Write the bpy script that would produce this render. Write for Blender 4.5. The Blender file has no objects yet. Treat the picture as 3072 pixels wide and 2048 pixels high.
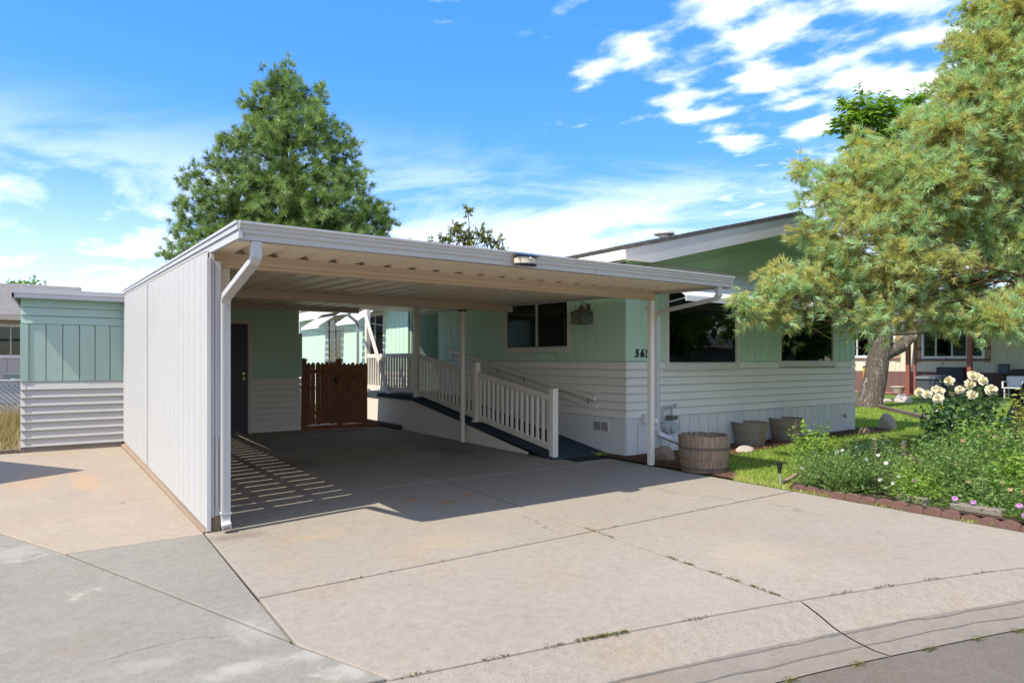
import bpy, bmesh, math, random
import numpy as np
from mathutils import Vector, Matrix

rng = np.random.default_rng(7)
random.seed(7)
scene = bpy.context.scene
col = scene.collection
rad = math.radians

# ------------------------------------------------------------------ camera
cd = bpy.data.cameras.new('camera'); cam = bpy.data.objects.new('camera', cd); col.objects.link(cam)
cam.location = (0, 0, 1.45)
cam.rotation_euler = (rad(90), 0, rad(-34.816))
cd.sensor_width = 36; cd.lens = 1950 / 3072 * 36
cd.shift_y = 57 / 3072
cd.clip_start = .05; cd.clip_end = 3000
scene.camera = cam

# ------------------------------------------------------------------ sky, sun, exposure
SUN_TO = Vector((-.685, -.11, 1)).normalized()          # towards the sun
elev = math.asin(SUN_TO.z); azim = math.atan2(SUN_TO.x, SUN_TO.y)
world = bpy.data.worlds.new('World'); scene.world = world; world.use_nodes = True
def build_world():
    nt = world.node_tree; nt.nodes.clear(); L = nt.links.new
    N = lambda t: nt.nodes.new(t)
    out = N('ShaderNodeOutputWorld'); bg = N('ShaderNodeBackground'); L(bg.outputs[0], out.inputs[0])
    bg.inputs['Strength'].default_value = .15
    sky = N('ShaderNodeTexSky'); sky.sky_type = 'NISHITA'; sky.sun_disc = False
    sky.sun_elevation = elev; sky.sun_rotation = azim; sky.altitude = 800
    sky.air_density = 1.0; sky.dust_density = .2; sky.ozone_density = 1.8
    hs = N('ShaderNodeHueSaturation'); hs.inputs['Hue'].default_value = .508; hs.inputs['Saturation'].default_value = 1.36
    tc = N('ShaderNodeTexCoord'); sep = N('ShaderNodeSeparateXYZ'); L(tc.outputs['Generated'], sep.inputs[0])
    def math_(op, a, b=None, clamp=False):
        m = N('ShaderNodeMath'); m.operation = op; m.use_clamp = clamp
        for i, q in enumerate((a, b)):
            if q is None: continue
            if hasattr(q, 'is_linked'): L(q, m.inputs[i])
            else: m.inputs[i].default_value = q
        return m.outputs[0]
    # soft shoulder on the sky's brightness (keeps its hue) so that the horizon does not burn out
    sv = N('ShaderNodeSeparateColor'); L(sky.outputs[0], sv.inputs[0])
    lum = math_('MAXIMUM', sv.outputs[2], sv.outputs[1])
    vm = N('ShaderNodeVectorMath'); vm.operation = 'SCALE'; L(sky.outputs[0], vm.inputs[0]); L(math_('DIVIDE', 2.3, math_('ADD', 1.0, math_('MULTIPLY', lum, .68))), vm.inputs['Scale'])
    L(vm.outputs[0], hs.inputs['Color'])
    zz = math_('ADD', math_('MAXIMUM', sep.outputs[2], 0.0), .07)
    px = math_('DIVIDE', sep.outputs[0], zz); py = math_('DIVIDE', sep.outputs[1], zz)
    def vec(x, y, z=0.0):
        c = N('ShaderNodeCombineXYZ')
        for i, q in enumerate((x, y, z)):
            if hasattr(q, 'is_linked'): L(q, c.inputs[i])
            else: c.inputs[i].default_value = q
        return c.outputs[0]
    # rotate the cloud plane so that streaks run along the wind
    ca, sa = math.cos(.35), math.sin(.35)
    rx = math_('ADD', math_('MULTIPLY', px, ca), math_('MULTIPLY', py, sa))
    ry = math_('SUBTRACT', math_('MULTIPLY', py, ca), math_('MULTIPLY', px, sa))
    def noise(v, scale, detail, rough, dist=0.0):
        n = N('ShaderNodeTexNoise'); n.inputs['Scale'].default_value = scale; n.inputs['Detail'].default_value = detail
        n.inputs['Roughness'].default_value = rough; n.inputs['Distortion'].default_value = dist
        L(v, n.inputs['Vector']); return n.outputs['Fac']
    def ramp(f, a, b):
        m = N('ShaderNodeMapRange'); m.interpolation_type = 'SMOOTHSTEP'
        L(f, m.inputs[0]); m.inputs[1].default_value = a; m.inputs[2].default_value = b
        return m.outputs[0]
    # a bank of small fair-weather clumps whose edge crosses the view, thin veils lower down
    small = noise(vec(math_('MULTIPLY', rx, 1.0), math_('MULTIPLY', ry, .78), 3.1), 5.6, 5, .50, .12)
    big = noise(vec(math_('ADD', rx, CLOUD[0]), math_('ADD', ry, CLOUD[1]), 0.0), 1.3, 3, .5)
    edge = math_('ADD', ry, math_('MULTIPLY', math_('SUBTRACT', big, .5), 1.5))
    cover = math_('SUBTRACT', 1.0, ramp(edge, .62, 1.42))
    clumps = ramp(math_('ADD', small, math_('MULTIPLY', math_('SUBTRACT', cover, 1.0), .34)), .405, .67)
    veil = noise(vec(math_('MULTIPLY', rx, .8), math_('MULTIPLY', ry, .45), 9.2), 1.5, 7, .60, .5)
    low = math_('SUBTRACT', 1.0, ramp(sep.outputs[2], .16, .36))
    vv = math_('MULTIPLY', ramp(math_('ADD', veil, math_('MULTIPLY', low, .10)), .46, .68), math_('ADD', math_('MULTIPLY', low, .46), .0))
    haze = math_('MULTIPLY', math_('SUBTRACT', 1.0, ramp(sep.outputs[2], .0, .30)), .28)
    fac = math_('MAXIMUM', math_('MAXIMUM', math_('MULTIPLY', clumps, .72), vv), haze, True)
    fac = math_('MULTIPLY', fac, ramp(sep.outputs[2], -.02, .05))
    mix = N('ShaderNodeMix'); mix.data_type = 'RGBA'
    L(fac, mix.inputs['Factor']); L(hs.outputs[0], mix.inputs['A']); mix.inputs['B'].default_value = (4.3, 4.2, 4.15, 1)
    L(mix.outputs['Result'], bg.inputs['Color'])
CLOUD = (4.0, 2.2)
build_world()
sl = bpy.data.lights.new('sun', 'SUN'); sun = bpy.data.objects.new('sun', sl); col.objects.link(sun)
sl.energy = 2.0; sl.angle = rad(.55); sl.color = (1, .94, .84)
sun.rotation_euler = (-SUN_TO).to_track_quat('-Z', 'Y').to_euler(); sun.location = (-10, -3, 20)
scene.view_settings.view_transform = 'Standard'; scene.view_settings.look = 'None'
scene.view_settings.exposure = 1.82; scene.view_settings.gamma = 1
scene.view_settings.use_curve_mapping = False
scene.cycles.use_denoising = True
scene.cycles.max_bounces = 7; scene.cycles.diffuse_bounces = 6; scene.cycles.transparent_max_bounces = 12

# ------------------------------------------------------------------ helpers
ORG = {}
def org(o): return ORG.get(o.name, Vector((0, 0, 0))) if o else Vector((0, 0, 0))
def tag(o, label=None, cat=None, group=None, kind=None):
    if label: o['label'] = label
    if cat: o['category'] = cat
    if group: o['group'] = group
    if kind: o['kind'] = kind
    return o
def thing(name, label, cat, loc=(0, 0, 0), group=None):
    o = bpy.data.objects.new(name, None); col.objects.link(o); o.location = loc
    o.empty_display_size = .2; ORG[o.name] = Vector(loc)
    return tag(o, label, cat, group)
def link(name, me, parent=None, loc=None, rot=None, at0=False):
    o = bpy.data.objects.new(name, me); col.objects.link(o)
    if parent is not None:
        o.parent = parent
    if loc is not None: o.location = Vector(loc) - org(parent)
    if rot is not None: o.rotation_euler = rot
    ORG[o.name] = org(parent) if loc is None else Vector(loc)
    return o
class MB:
    def __init__(s): s.v = []; s.f = []
    def add(s, vs, fs):
        n = len(s.v); s.v += [tuple(p) for p in vs]; s.f += [tuple(i + n for i in f) for f in fs]; return s
    def hexa(s, p):   # 4 bottom (ccw), 4 top
        return s.add(p, [(3, 2, 1, 0), (4, 5, 6, 7), (0, 1, 5, 4), (1, 2, 6, 5), (2, 3, 7, 6), (3, 0, 4, 7)])
    def box(s, x0, x1, y0, y1, z0, z1):
        return s.hexa([(x0, y0, z0), (x1, y0, z0), (x1, y1, z0), (x0, y1, z0), (x0, y0, z1), (x1, y0, z1), (x1, y1, z1), (x0, y1, z1)])
    def prism(s, poly, vec):
        n = len(poly); v = Vector(vec); P = [Vector(p) for p in poly]
        nrm = Vector((0, 0, 0))
        for i in range(n): nrm += P[i].cross(P[(i + 1) % n])
        if nrm.dot(v) > 0: P = P[::-1]
        return s.add(P + [p + v for p in P], [tuple(range(n)), tuple(range(2 * n - 1, n - 1, -1))] + [((i + 1) % n, i, n + i, n + (i + 1) % n) for i in range(n)])
    def sweep(s, pts, secs, cap=True):   # secs: list of rings (same count) already placed
        n = len(secs[0]); base = []
        for r in secs: base += list(r)
        fs = []
        for k in range(len(secs) - 1):
            for i in range(n):
                j = (i + 1) % n; a = k * n
                fs.append((a + i, a + j, a + n + j, a + n + i))
        if cap: fs += [tuple(range(n - 1, -1, -1)), tuple(range((len(secs) - 1) * n, len(secs) * n))]
        return s.add(base, fs)
    def frames(s, pts, up=(0, 0, 1)):
        P = [Vector(p) for p in pts]; fr = []; prev = None
        for i, p in enumerate(P):
            a = (P[i] - P[i - 1]).normalized() if i else None
            b = (P[i + 1] - P[i]).normalized() if i < len(P) - 1 else None
            t = ((a or b) + (b or a)).normalized()
            k = 1.0 if a is None or b is None else 1 / max(.5, t.dot(b))
            u = Vector(up) if prev is None else prev
            x = t.cross(u)
            if x.length < 1e-3: x = t.cross(Vector((1, .1, 0)))
            x.normalize(); y = x.cross(t).normalized(); prev = y
            fr.append((p, x, y, k, (b or a)))
        return fr
    def tube(s, pts, r, n=8, cap=True, up=(0, 0, 1)):
        rs = r if isinstance(r, (list, tuple)) else [r] * len(pts)
        secs = []
        for (p, x, y, k, _), q in zip(s.frames(pts, up), rs):
            secs.append([p + (x * math.cos(2 * math.pi * i / n) + y * math.sin(2 * math.pi * i / n)) * q for i in range(n)])
        return s.sweep(pts, secs, cap)
    def rtube(s, pts, w, h, up=(0, 0, 1)):   # rectangular section, w across, h along 'up'
        secs = []
        for (p, x, y, k, _) in s.frames(pts, up):
            secs.append([p - x * w / 2 - y * h / 2 * k, p + x * w / 2 - y * h / 2 * k, p + x * w / 2 + y * h / 2 * k, p - x * w / 2 + y * h / 2 * k])
        return s.sweep(pts, secs)
    def lathe(s, prof, n=24, c=(0, 0, 0), axis='z'):
        vs = []
        for r, z in prof:
            for i in range(n):
                a = 2 * math.pi * i / n; q = (r * math.cos(a), r * math.sin(a), z)
                if axis == 'y': q = (q[0], -q[2], q[1])
                if axis == 'x': q = (q[2], q[0], q[1])
                vs.append((c[0] + q[0], c[1] + q[1], c[2] + q[2]))
        fs = []
        for k in range(len(prof) - 1):
            for i in range(n):
                j = (i + 1) % n; fs.append((k * n + i, k * n + j, k * n + n + j, k * n + n + i))
        return s.add(vs, fs)
    def mesh(s, name, mat=None, off=Vector((0, 0, 0)), smooth=False):
        me = bpy.data.meshes.new(name)
        me.from_pydata([(p[0] - off.x, p[1] - off.y, p[2] - off.z) for p in s.v], [], s.f); me.update()
        if mat: me.materials.append(mat)
        if smooth:
            for p in me.polygons: p.use_smooth = True
        return me
    def build(s, name, mat, parent=None, smooth=False, bev=0):
        o = link(name, s.mesh(name, mat, org(parent), smooth), parent)
        ORG[o.name] = org(parent)
        if bev:
            m = o.modifiers.new('bevel', 'BEVEL'); m.width = bev; m.segments = 2; m.limit_method = 'ANGLE'
        if smooth: o.data.set_sharp_from_angle(angle=rad(40))
        return o
def np_mesh(name, V, F, mat, parent=None, attr=None, smooth=False):
    V = np.asarray(V, np.float32); F = np.asarray(F, np.int32)
    o_ = org(parent); V = V - np.array(o_, np.float32)
    me = bpy.data.meshes.new(name); k = F.shape[1]
    me.vertices.add(len(V)); me.vertices.foreach_set('co', V.ravel())
    me.loops.add(F.size); me.loops.foreach_set('vertex_index', F.ravel())
    me.polygons.add(len(F)); me.polygons.foreach_set('loop_start', np.arange(0, F.size, k, dtype=np.int32))
    me.update(calc_edges=True)
    if attr is not None:
        a = me.attributes.new('t', 'FLOAT', 'POINT'); a.data.foreach_set('value', np.asarray(attr, np.float32))
    if smooth: me.polygons.foreach_set('use_smooth', np.ones(len(F), bool))
    me.materials.append(mat)
    return link(name, me, parent)
CACHE = {}
def piece(name, mat, parent, dims, loc, rot=None, bev=.002, kind='box'):
    """one shared box-like piece, lower corner at loc"""
    key = (kind, mat.name, bev) + tuple(round(d, 4) for d in dims)
    me = CACHE.get(key)
    if me is None:
        lx, ly, lz = dims; m = MB()
        if kind == 'box':
            b = min(bev, lx / 4, ly / 4, lz / 4)
            if b > 0:
                bm = bmesh.new(); bmesh.ops.create_cube(bm, size=1)
                for v in bm.verts: v.co = ((v.co.x + .5) * lx, (v.co.y + .5) * ly, (v.co.z + .5) * lz)
                bmesh.ops.bevel(bm, geom=list(bm.edges), offset=b, segments=1, affect='EDGES')
                me = bpy.data.meshes.new(name); bm.to_mesh(me); bm.free(); me.materials.append(mat)
            else:
                me = m.box(0, lx, 0, ly, 0, lz).mesh(name, mat)
        elif kind == 'lap':   # siding board: outward is -y, butt at the bottom proud
            m.prism([(0, 0, 0), (0, -ly, 0), (0, -ly, .006), (0, -.004, lz), (0, 0, lz)], (lx, 0, 0)); me = m.mesh(name, mat)
        CACHE[key] = me
    return link(name, me, parent, loc, rot)

# ------------------------------------------------------------------ materials
class NT:
    def __init__(s, name):
        s.m = bpy.data.materials.new(name); s.m.use_nodes = True
        s.t = s.m.node_tree; s.t.nodes.clear()
        s.out = s.n('ShaderNodeOutputMaterial'); s.b = s.n('ShaderNodeBsdfPrincipled'); s.l(s.b.outputs[0], s.out.inputs[0])
        s.pos = s.n('ShaderNodeNewGeometry').outputs['Position']
    def n(s, t): return s.t.nodes.new(t)
    def l(s, a, b): s.t.links.new(a, b)
    def put(s, sock, v):
        if hasattr(v, 'is_linked'): s.l(v, sock)
        elif isinstance(v, (tuple, list)) and len(v) == 3 and len(sock.default_value) == 4: sock.default_value = (*v, 1)
        else: sock.default_value = v
    def scale(s, v, sc):
        m = s.n('ShaderNodeVectorMath'); m.operation = 'MULTIPLY'; s.put(m.inputs[0], v); m.inputs[1].default_value = sc; return m.outputs[0]
    def noise(s, sc, detail=4, rough=.55, stretch=None, off=0, dist=0):
        v = s.pos
        if stretch: v = s.scale(v, stretch)
        if off:
            a = s.n('ShaderNodeVectorMath'); a.operation = 'ADD'; s.put(a.inputs[0], v); a.inputs[1].default_value = (off, off * 1.7, off * .6); v = a.outputs[0]
        n = s.n('ShaderNodeTexNoise'); s.l(v, n.inputs['Vector']); n.inputs['Scale'].default_value = sc
        n.inputs['Detail'].default_value = detail; n.inputs['Roughness'].default_value = rough; n.inputs['Distortion'].default_value = dist
        return n.outputs['Fac']
    def vor(s, sc, feat='F1', stretch=None, out='Distance'):
        v = s.scale(s.pos, stretch) if stretch else s.pos
        n = s.n('ShaderNodeTexVoronoi'); n.feature = feat; s.l(v, n.inputs['Vector']); n.inputs['Scale'].default_value = sc
        return n.outputs[out]
    def rng(s, f, a, b, c=0, d=1):
        m = s.n('ShaderNodeMapRange'); m.interpolation_type = 'SMOOTHSTEP'; s.put(m.inputs[0], f)
        for i, q in enumerate((a, b, c, d)): m.inputs[i + 1].default_value = q
        return m.outputs[0]
    def mix(s, f, a, b, mode='MIX'):
        m = s.n('ShaderNodeMix'); m.data_type = 'RGBA'; m.blend_type = mode
        s.put(m.inputs['Factor'], f); s.put(m.inputs['A'], a); s.put(m.inputs['B'], b); return m.outputs['Result']
    def math(s, op, a, b=0.0):
        m = s.n('ShaderNodeMath'); m.operation = op; s.put(m.inputs[0], a); s.put(m.inputs[1], b); return m.outputs[0]
    def ramp(s, f, stops):
        r = s.n('ShaderNodeValToRGB'); s.l(f, r.inputs[0]); e = r.color_ramp.elements
        while len(e) < len(stops): e.new(.5)
        for q, (p, c) in zip(e, stops): q.position = p; q.color = (*c, 1)
        return r.outputs[0]
    def attr(s, name='t'):
        a = s.n('ShaderNodeAttribute'); a.attribute_name = name; return a.outputs['Fac']
    def bump(s, h, st=.3, dist=.01):
        b = s.n('ShaderNodeBump'); b.inputs['Strength'].default_value = st; b.inputs['Distance'].default_value = dist
        s.l(h, b.inputs['Height']); s.l(b.outputs[0], s.b.inputs['Normal']); return b
    def fin(s, color, rough=.6, metal=0, spec=.4):
        s.put(s.b.inputs['Base Color'], color); s.put(s.b.inputs['Roughness'], rough); s.put(s.b.inputs['Metallic'], metal)
        s.b.inputs['Specular IOR Level'].default_value = spec; return s.m
def mul(c, k): return tuple(min(1, x * k) for x in c)
def paint(name, c, rough=.55, var=.10, vs=1.5, grain=None, bump=.25, bs=55, dirt=0, dcol=(.25, .22, .18), spec=.35):
    s = NT(name)
    k = s.mix(s.noise(vs, 5, .6), mul(c, 1 - var), mul(c, 1 + var))
    k = s.mix(s.rng(s.noise(45, 3, .6, off=3), .35, .75), k, mul(c, 1 - var * .7))
    if dirt: k = s.mix(s.math('MULTIPLY', s.rng(s.noise(2.2, 6, .7, off=11, stretch=(1, 1, .35)), .52, .78), dirt), k, dcol)
    if bump: s.bump(s.noise(bs, 5, .65, stretch=grain), bump, .006)
    return s.fin(k, rough, 0, spec)
def wood(name, c1, c2, rough=.75, grain=(14, 14, 1.2), bump=.5):
    s = NT(name); g = s.noise(3.2, 6, .65, stretch=grain); b = s.noise(.9, 3, .5, off=4)
    k = s.mix(s.rng(g, .3, .7), c1, c2); k = s.mix(s.math('MULTIPLY', s.rng(b, .4, .75), .6), k, mul(c1, .55))
    s.bump(g, bump, .004); return s.fin(k, rough, 0, .25)
def metal(name, c, rough=.4, var=.1):
    s = NT(name); k = s.mix(s.noise(6, 5, .6), mul(c, 1 - var), mul(c, 1 + var)); s.bump(s.noise(30, 3, .5), .08, .003)
    return s.fin(k, rough, .0, .5)
def plain(name, c, rough=.5, spec=.5, metal=0):
    s = NT(name); k = s.mix(s.noise(9, 4, .6), mul(c, .85), mul(c, 1.12)); return s.fin(k, rough, metal, spec)
def foliage(name, stops, rough=.55, trans=.35, spec=.3):
    s = NT(name); c = s.ramp(s.attr(), stops)
    s.fin(c, rough, 0, spec)
    tr = s.n('ShaderNodeBsdfTranslucent'); s.put(tr.inputs[0], s.mix(1.0, c, (1.25, 1.35, .55), 'MULTIPLY'))
    mx = s.n('ShaderNodeMixShader'); mx.inputs[0].default_value = trans
    s.l(s.b.outputs[0], mx.inputs[1]); s.l(tr.outputs[0], mx.inputs[2]); s.l(mx.outputs[0], s.out.inputs[0]); return s.m
def mul2(k, s, f):
    return s.mix(1.0, k, (f, f, f), 'MULTIPLY')
def concrete(name, c, warm=.0, agg=.5, blotch=.14, stains=(), pits=False, cracks=False):
    s = NT(name)
    k = s.mix(s.noise(.55, 6, .62), mul(c, 1 - blotch), mul(c, 1 + blotch))
    k = s.mix(s.math('MULTIPLY', s.rng(s.noise(1.3, 5, .65, off=5), .52, .72), .5), k, (c[0] * 1.05, c[1] * .90, c[2] * .74))
    k = s.mix(s.math('MULTIPLY', s.rng(s.noise(3.0, 6, .7, off=9), .56, .75), .35), k, mul(c, .72))
    k = s.mix(s.rng(s.noise(16, 4, .75, off=13), .3, .7), mul2(k, s, .90), mul2(k, s, 1.07))
    k = s.mix(s.math('MULTIPLY', s.rng(s.noise(42, 3, .8, off=17), .5, .72), agg * .8), k, mul(c, .62))
    sp = s.noise(95, 2, .8, off=2)
    k = s.mix(s.math('MULTIPLY', s.rng(sp, .56, .72), agg), k, mul(c, .45))
    k = s.mix(s.math('MULTIPLY', s.rng(s.noise(120, 2, .8, off=7), .58, .74), agg), k, mul(c, 1.45))
    for (x, y, rx, ry, colr, amt) in stains:
        d = s.n('ShaderNodeVectorMath'); d.operation = 'SUBTRACT'; s.l(s.pos, d.inputs[0]); d.inputs[1].default_value = (x, y, 0)
        q = s.scale(d.outputs[0], (1 / rx, 1 / ry, 0)); ln = s.n('ShaderNodeVectorMath'); ln.operation = 'LENGTH'; s.l(q, ln.inputs[0])
        f = s.math('ADD', ln.outputs['Value'], s.math('MULTIPLY', s.math('SUBTRACT', s.noise(2.4 / max(rx, ry), 6, .7, off=x), .5), 2.2))
        k = s.mix(s.math('MULTIPLY', s.rng(f, 1.15, .15), amt), k, colr)
    if cracks:
        w = s.n('ShaderNodeVectorMath'); w.operation = 'ADD'; s.l(s.pos, w.inputs[0])
        nz = s.n('ShaderNodeTexNoise'); nz.inputs['Scale'].default_value = 1.6; nz.inputs['Detail'].default_value = 5; s.l(s.pos, nz.inputs['Vector']); s.l(s.scale(nz.outputs['Color'], (.9, .9, 0)), w.inputs[1])
        v = s.n('ShaderNodeTexVoronoi'); v.feature = 'DISTANCE_TO_EDGE'; v.inputs['Scale'].default_value = .42; s.l(w.outputs[0], v.inputs['Vector'])
        line = s.math('MULTIPLY', s.rng(v.outputs['Distance'], .0055, .001), s.rng(s.noise(.8, 3, .5, off=31), .52, .60))
        k = s.mix(s.math('MULTIPLY', line, .42), k, mul(c, .35))
        k = s.mix(s.math('MULTIPLY', s.rng(s.vor(2.3), .055, .02), s.math('MULTIPLY', s.rng(s.noise(1.5, 2, .5, off=41), .55, .62), .5)), k, mul(c, .4))
    if pits: k = s.mix(s.math('MULTIPLY', s.math('MULTIPLY', s.rng(s.noise(1.1, 5, .7, off=21), .6, .68), s.rng(s.noise(9, 4, .7, off=1), .45, .6)), .8), k, mul(c, 1.6))
    h = s.math('ADD', s.noise(70, 4, .7), s.math('MULTIPLY', s.noise(6, 4, .6), .6))
    s.bump(h, .35, .004)
    return s.fin(k, .85, 0, .2)

WHITE = (.62, .615, .60); GREEN = (.50, .68, .52)
m_green = paint('green_paint', GREEN, .55, .07, 1.2, (1, 1, .35), .35, 60, .12, (.22, .30, .22))
m_white = paint('white_siding_paint', (.78, .73, .655), .5, .06, 1.6, None, .35, 60, .14, (.34, .31, .27))
m_skirt = paint('skirt_paint', (.70, .68, .645), .55, .08, 2, (1, 1, .4), .3, 60, .25, (.30, .27, .24))
m_trim = paint('trim_paint', (.68, .63, .56), .45, .05, 2, None, .12, 40, .10)
m_alu = paint('white_aluminium', (.475, .465, .445), .4, .05, 2.5, None, .08, 14, .22, (.36, .33, .29), .5)
m_ceil = paint('cream_aluminium', (.86, .76, .59), .42, .05, 2.0, None, .05, 20, .12, (.40, .33, .24), .45)
m_beam = paint('cream_beam', (.62, .50, .37), .45, .07, 3, None, .22, 90, .15, (.36, .29, .21), .4)
m_vinyl = paint('white_vinyl', (.78, .71, .60), .4, .03, 3, None, .03, 20, .05, (.45, .4, .33), .45)
m_fascia = paint('weathered_fascia', (.48, .47, .455), .6, .10, 4, None, .6, 75, .2, (.30, .29, .27))
m_shedwhite = paint('shed_white', (.47, .452, .425), .6, .08, 2.4, None, .55, 70, .16, (.33, .30, .27))
m_shedgreen = paint('shed_green', (.35, .47, .39), .6, .06, 2.4, None, .7, 75, .15, (.30, .36, .30))
m_door = paint('charcoal_door', (.05, .052, .062), .4, .08, 4, None, .06, 30)
m_dark = plain('unlit_interior_black', (.012, .013, .014), .8, .2)
m_dirtjoint = concrete('joint_soil', (.10, .078, .055), agg=.5)
m_carpet = plain('ramp_carpet', (.045, .062, .075), .95, .1)
m_mat = plain('rubber_mat', (.012, .012, .013), .8, .3)
m_brass = plain('brass', (.62, .42, .14), .25, .5, .9)
m_black = plain('black_paint', (.014, .014, .015), .45, .4)
m_bronze = plain('aged_bronze', (.13, .095, .06), .5, .5)
m_foot = concrete('foundation', (.19, .165, .14), blotch=.3)
m_concA = concrete('driveway_concrete', (.280, .246, .197), blotch=.17, cracks=True, stains=((1.17, 5.70, .30, .16, (.17, .125, .09), .65),
    (2.55, 9.3, .75, .7, (.085, .07, .056), .5), (5.2, 9.2, .55, 1.1, (.10, .078, .06), .5), (4.9, 8.3, .7, .5, (.13, .11, .088), .3),
    (3.05, 11.4, .8, 1.0, (.18, .145, .115), .25), (3.0, 6.2, .10, .10, (.33, .17, .07), .9), (3.25, 5.85, .16, .10, (.33, .17, .07), .8), (3.65, 6.05, .12, .09, (.33, .17, .07), .8),
    (1.75, 5.35, .35, .22, (.38, .27, .14), .3), (2.55, 4.6, .5, .3, (.38, .29, .17), .3), (1.9, 7.9, .8, 1.8, (.27, .20, .14), .25), (4.3, 3.0, .5, .35, (.38, .30, .19), .3), (1.35, 4.7, .25, .2, (.33, .24, .17), .3), (4.6, 7.6, .9, .5, (.15, .135, .115), .25)))
m_concB = concrete('tan_concrete', (.31, .256, .193), blotch=.17, cracks=True, stains=((.25, 9.6, .2, .9, (.42, .25, .12), .5), (0.1, 8.6, .25, .5, (.24, .2, .16), .45), (-.3, 9.9, .3, 1.0, (.40, .26, .14), .4)))
m_concC = concrete('grey_concrete', (.225, .207, .169), pits=True, cracks=True, blotch=.18, stains=((.71, 3.26, .22, .10, (.40, .38, .33), .45), (1.03, 3.22, .16, .10, (.40, .38, .33), .45), (1.12, 2.95, .14, .12, (.42, .40, .35), .45), (.35, 3.55, .2, .1, (.32, .30, .26), .4), (.85, 3.7, .15, .25, (.33, .31, .27), .5), (-.3, 6.2, .3, .3, (.32, .30, .26), .5)))
m_curb = concrete('curb_concrete', (.262, .23, .182), agg=.75, blotch=.15)
m_pan = concrete('gutter_pan', (.205, .178, .142), agg=.35, blotch=.25)
m_asph = concrete('asphalt', (.135, .115, .094), agg=.8, blotch=.15)
m_block = concrete('edging_concrete', (.20, .17, .135), agg=.5, blotch=.3)
m_scal = concrete('red_edging', (.15, .085, .068), agg=.4, blotch=.25)
m_rock = concrete('rock', (.30, .22, .16), agg=.4, blotch=.3)
m_rockp = concrete('pale_rock', (.40, .34, .28), agg=.3, blotch=.25)

def ground_mat(name, c1, c2, sc=3, bump=.6):
    s = NT(name); k = s.mix(s.rng(s.noise(sc, 6, .65), .35, .68), c1, c2); k = s.mix(s.rng(s.noise(38, 4, .75, off=3), .42, .66), k, mul(c1, .55))
    s.bump(s.noise(45, 4, .7), bump, .03); return s.fin(k, .95, 0, .1)
m_lawn = ground_mat('lawn', (.11, .165, .035), (.17, .235, .06), 1.2)
m_dirt = ground_mat('dirt', (.20, .15, .10), (.28, .22, .14), 1.5)
m_soil = ground_mat('soil', (.06, .042, .03), (.10, .07, .05), 4)
m_mulch = ground_mat('mulch', (.10, .052, .032), (.17, .09, .055), 9)
m_land = ground_mat('land', (.10, .12, .05), (.17, .16, .08), .2)
m_bark = None
def bark(name, c1, c2, sc=9):
    s = NT(name); n = s.noise(sc * .75, 5, .7, stretch=(1, 1, .22), dist=.8); n2 = s.noise(sc * 2.2, 4, .7, stretch=(1, 1, .5), off=4)
    ridge = s.math('SUBTRACT', 1.0, s.math('MULTIPLY', s.math('ABSOLUTE', s.math('SUBTRACT', n, .5)), 6.0))
    h = s.math('ADD', s.math('MULTIPLY', s.rng(ridge, .0, .9), -1.0), s.math('MULTIPLY', n2, .9))
    k = s.mix(s.rng(h, -.7, .25), c2, c1); s.bump(h, 1.0, .05); return s.fin(k, .9, 0, .1)
m_bark1 = bark('furrowed_bark', (.40, .33, .27), (.10, .08, .062))
m_bark2 = bark('dark_pine_bark', (.085, .06, .045), (.016, .012, .009), 7)
m_orange = bark('orange_pine_bark', (.42, .21, .10), (.16, .075, .035), 12)
m_stem = plain('green_stem', (.10, .13, .04), .7, .2)
def glass(name, tint=.25):
    s = NT(name); s.t.nodes.remove(s.b)
    tr = s.n('ShaderNodeBsdfTransparent'); tr.inputs[0].default_value = (tint, tint * 1.04, tint * 1.05, 1)
    gl = s.n('ShaderNodeBsdfGlossy'); gl.inputs['Roughness'].default_value = .015; gl.inputs[0].default_value = (.9, .93, .95, 1)
    fr = s.n('ShaderNodeFresnel'); fr.inputs[0].default_value = 1.55
    wob = s.n('ShaderNodeBump'); wob.inputs['Strength'].default_value = .02; wob.inputs['Distance'].default_value = .05; s.l(s.noise(1.6, 2, .5), wob.inputs['Height']); s.l(wob.outputs[0], gl.inputs['Normal'])
    mx = s.n('ShaderNodeMixShader'); s.l(s.math('ADD', s.math('MULTIPLY', fr.outputs[0], .62), .015), mx.inputs[0]); s.l(tr.outputs[0], mx.inputs[1]); s.l(gl.outputs[0], mx.inputs[2]); s.l(mx.outputs[0], s.out.inputs[0]); return s.m
m_glass = glass('window_glass')
def shingle(name, c1, c2):
    s = NT(name); b = s.n('ShaderNodeTexBrick'); s.l(s.scale(s.pos, (1, 1, 1)), b.inputs['Vector'])
    k = s.mix(s.rng(s.noise(9, 4, .7), .35, .65), c1, c2); k = s.mix(s.rng(s.noise(60, 3, .8, off=2), .45, .7), k, mul(c1, .6))
    s.bump(s.noise(24, 4, .7), .8, .02); return s.fin(k, .95, 0, .1)
m_roof = shingle('roof_shingle', (.13, .12, .11), (.21, .195, .18))
m_roof2 = shingle('grey_shingle', (.22, .20, .19), (.30, .28, .265))
m_cedar = wood('cedar', (.34, .15, .075), (.18, .075, .04))
m_oldwood = wood('weathered_oak', (.36, .265, .18), (.17, .12, .08), .85, (16, 16, .9), .8)
m_timber = wood('old_timber', (.20, .15, .10), (.10, .075, .05))
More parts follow.
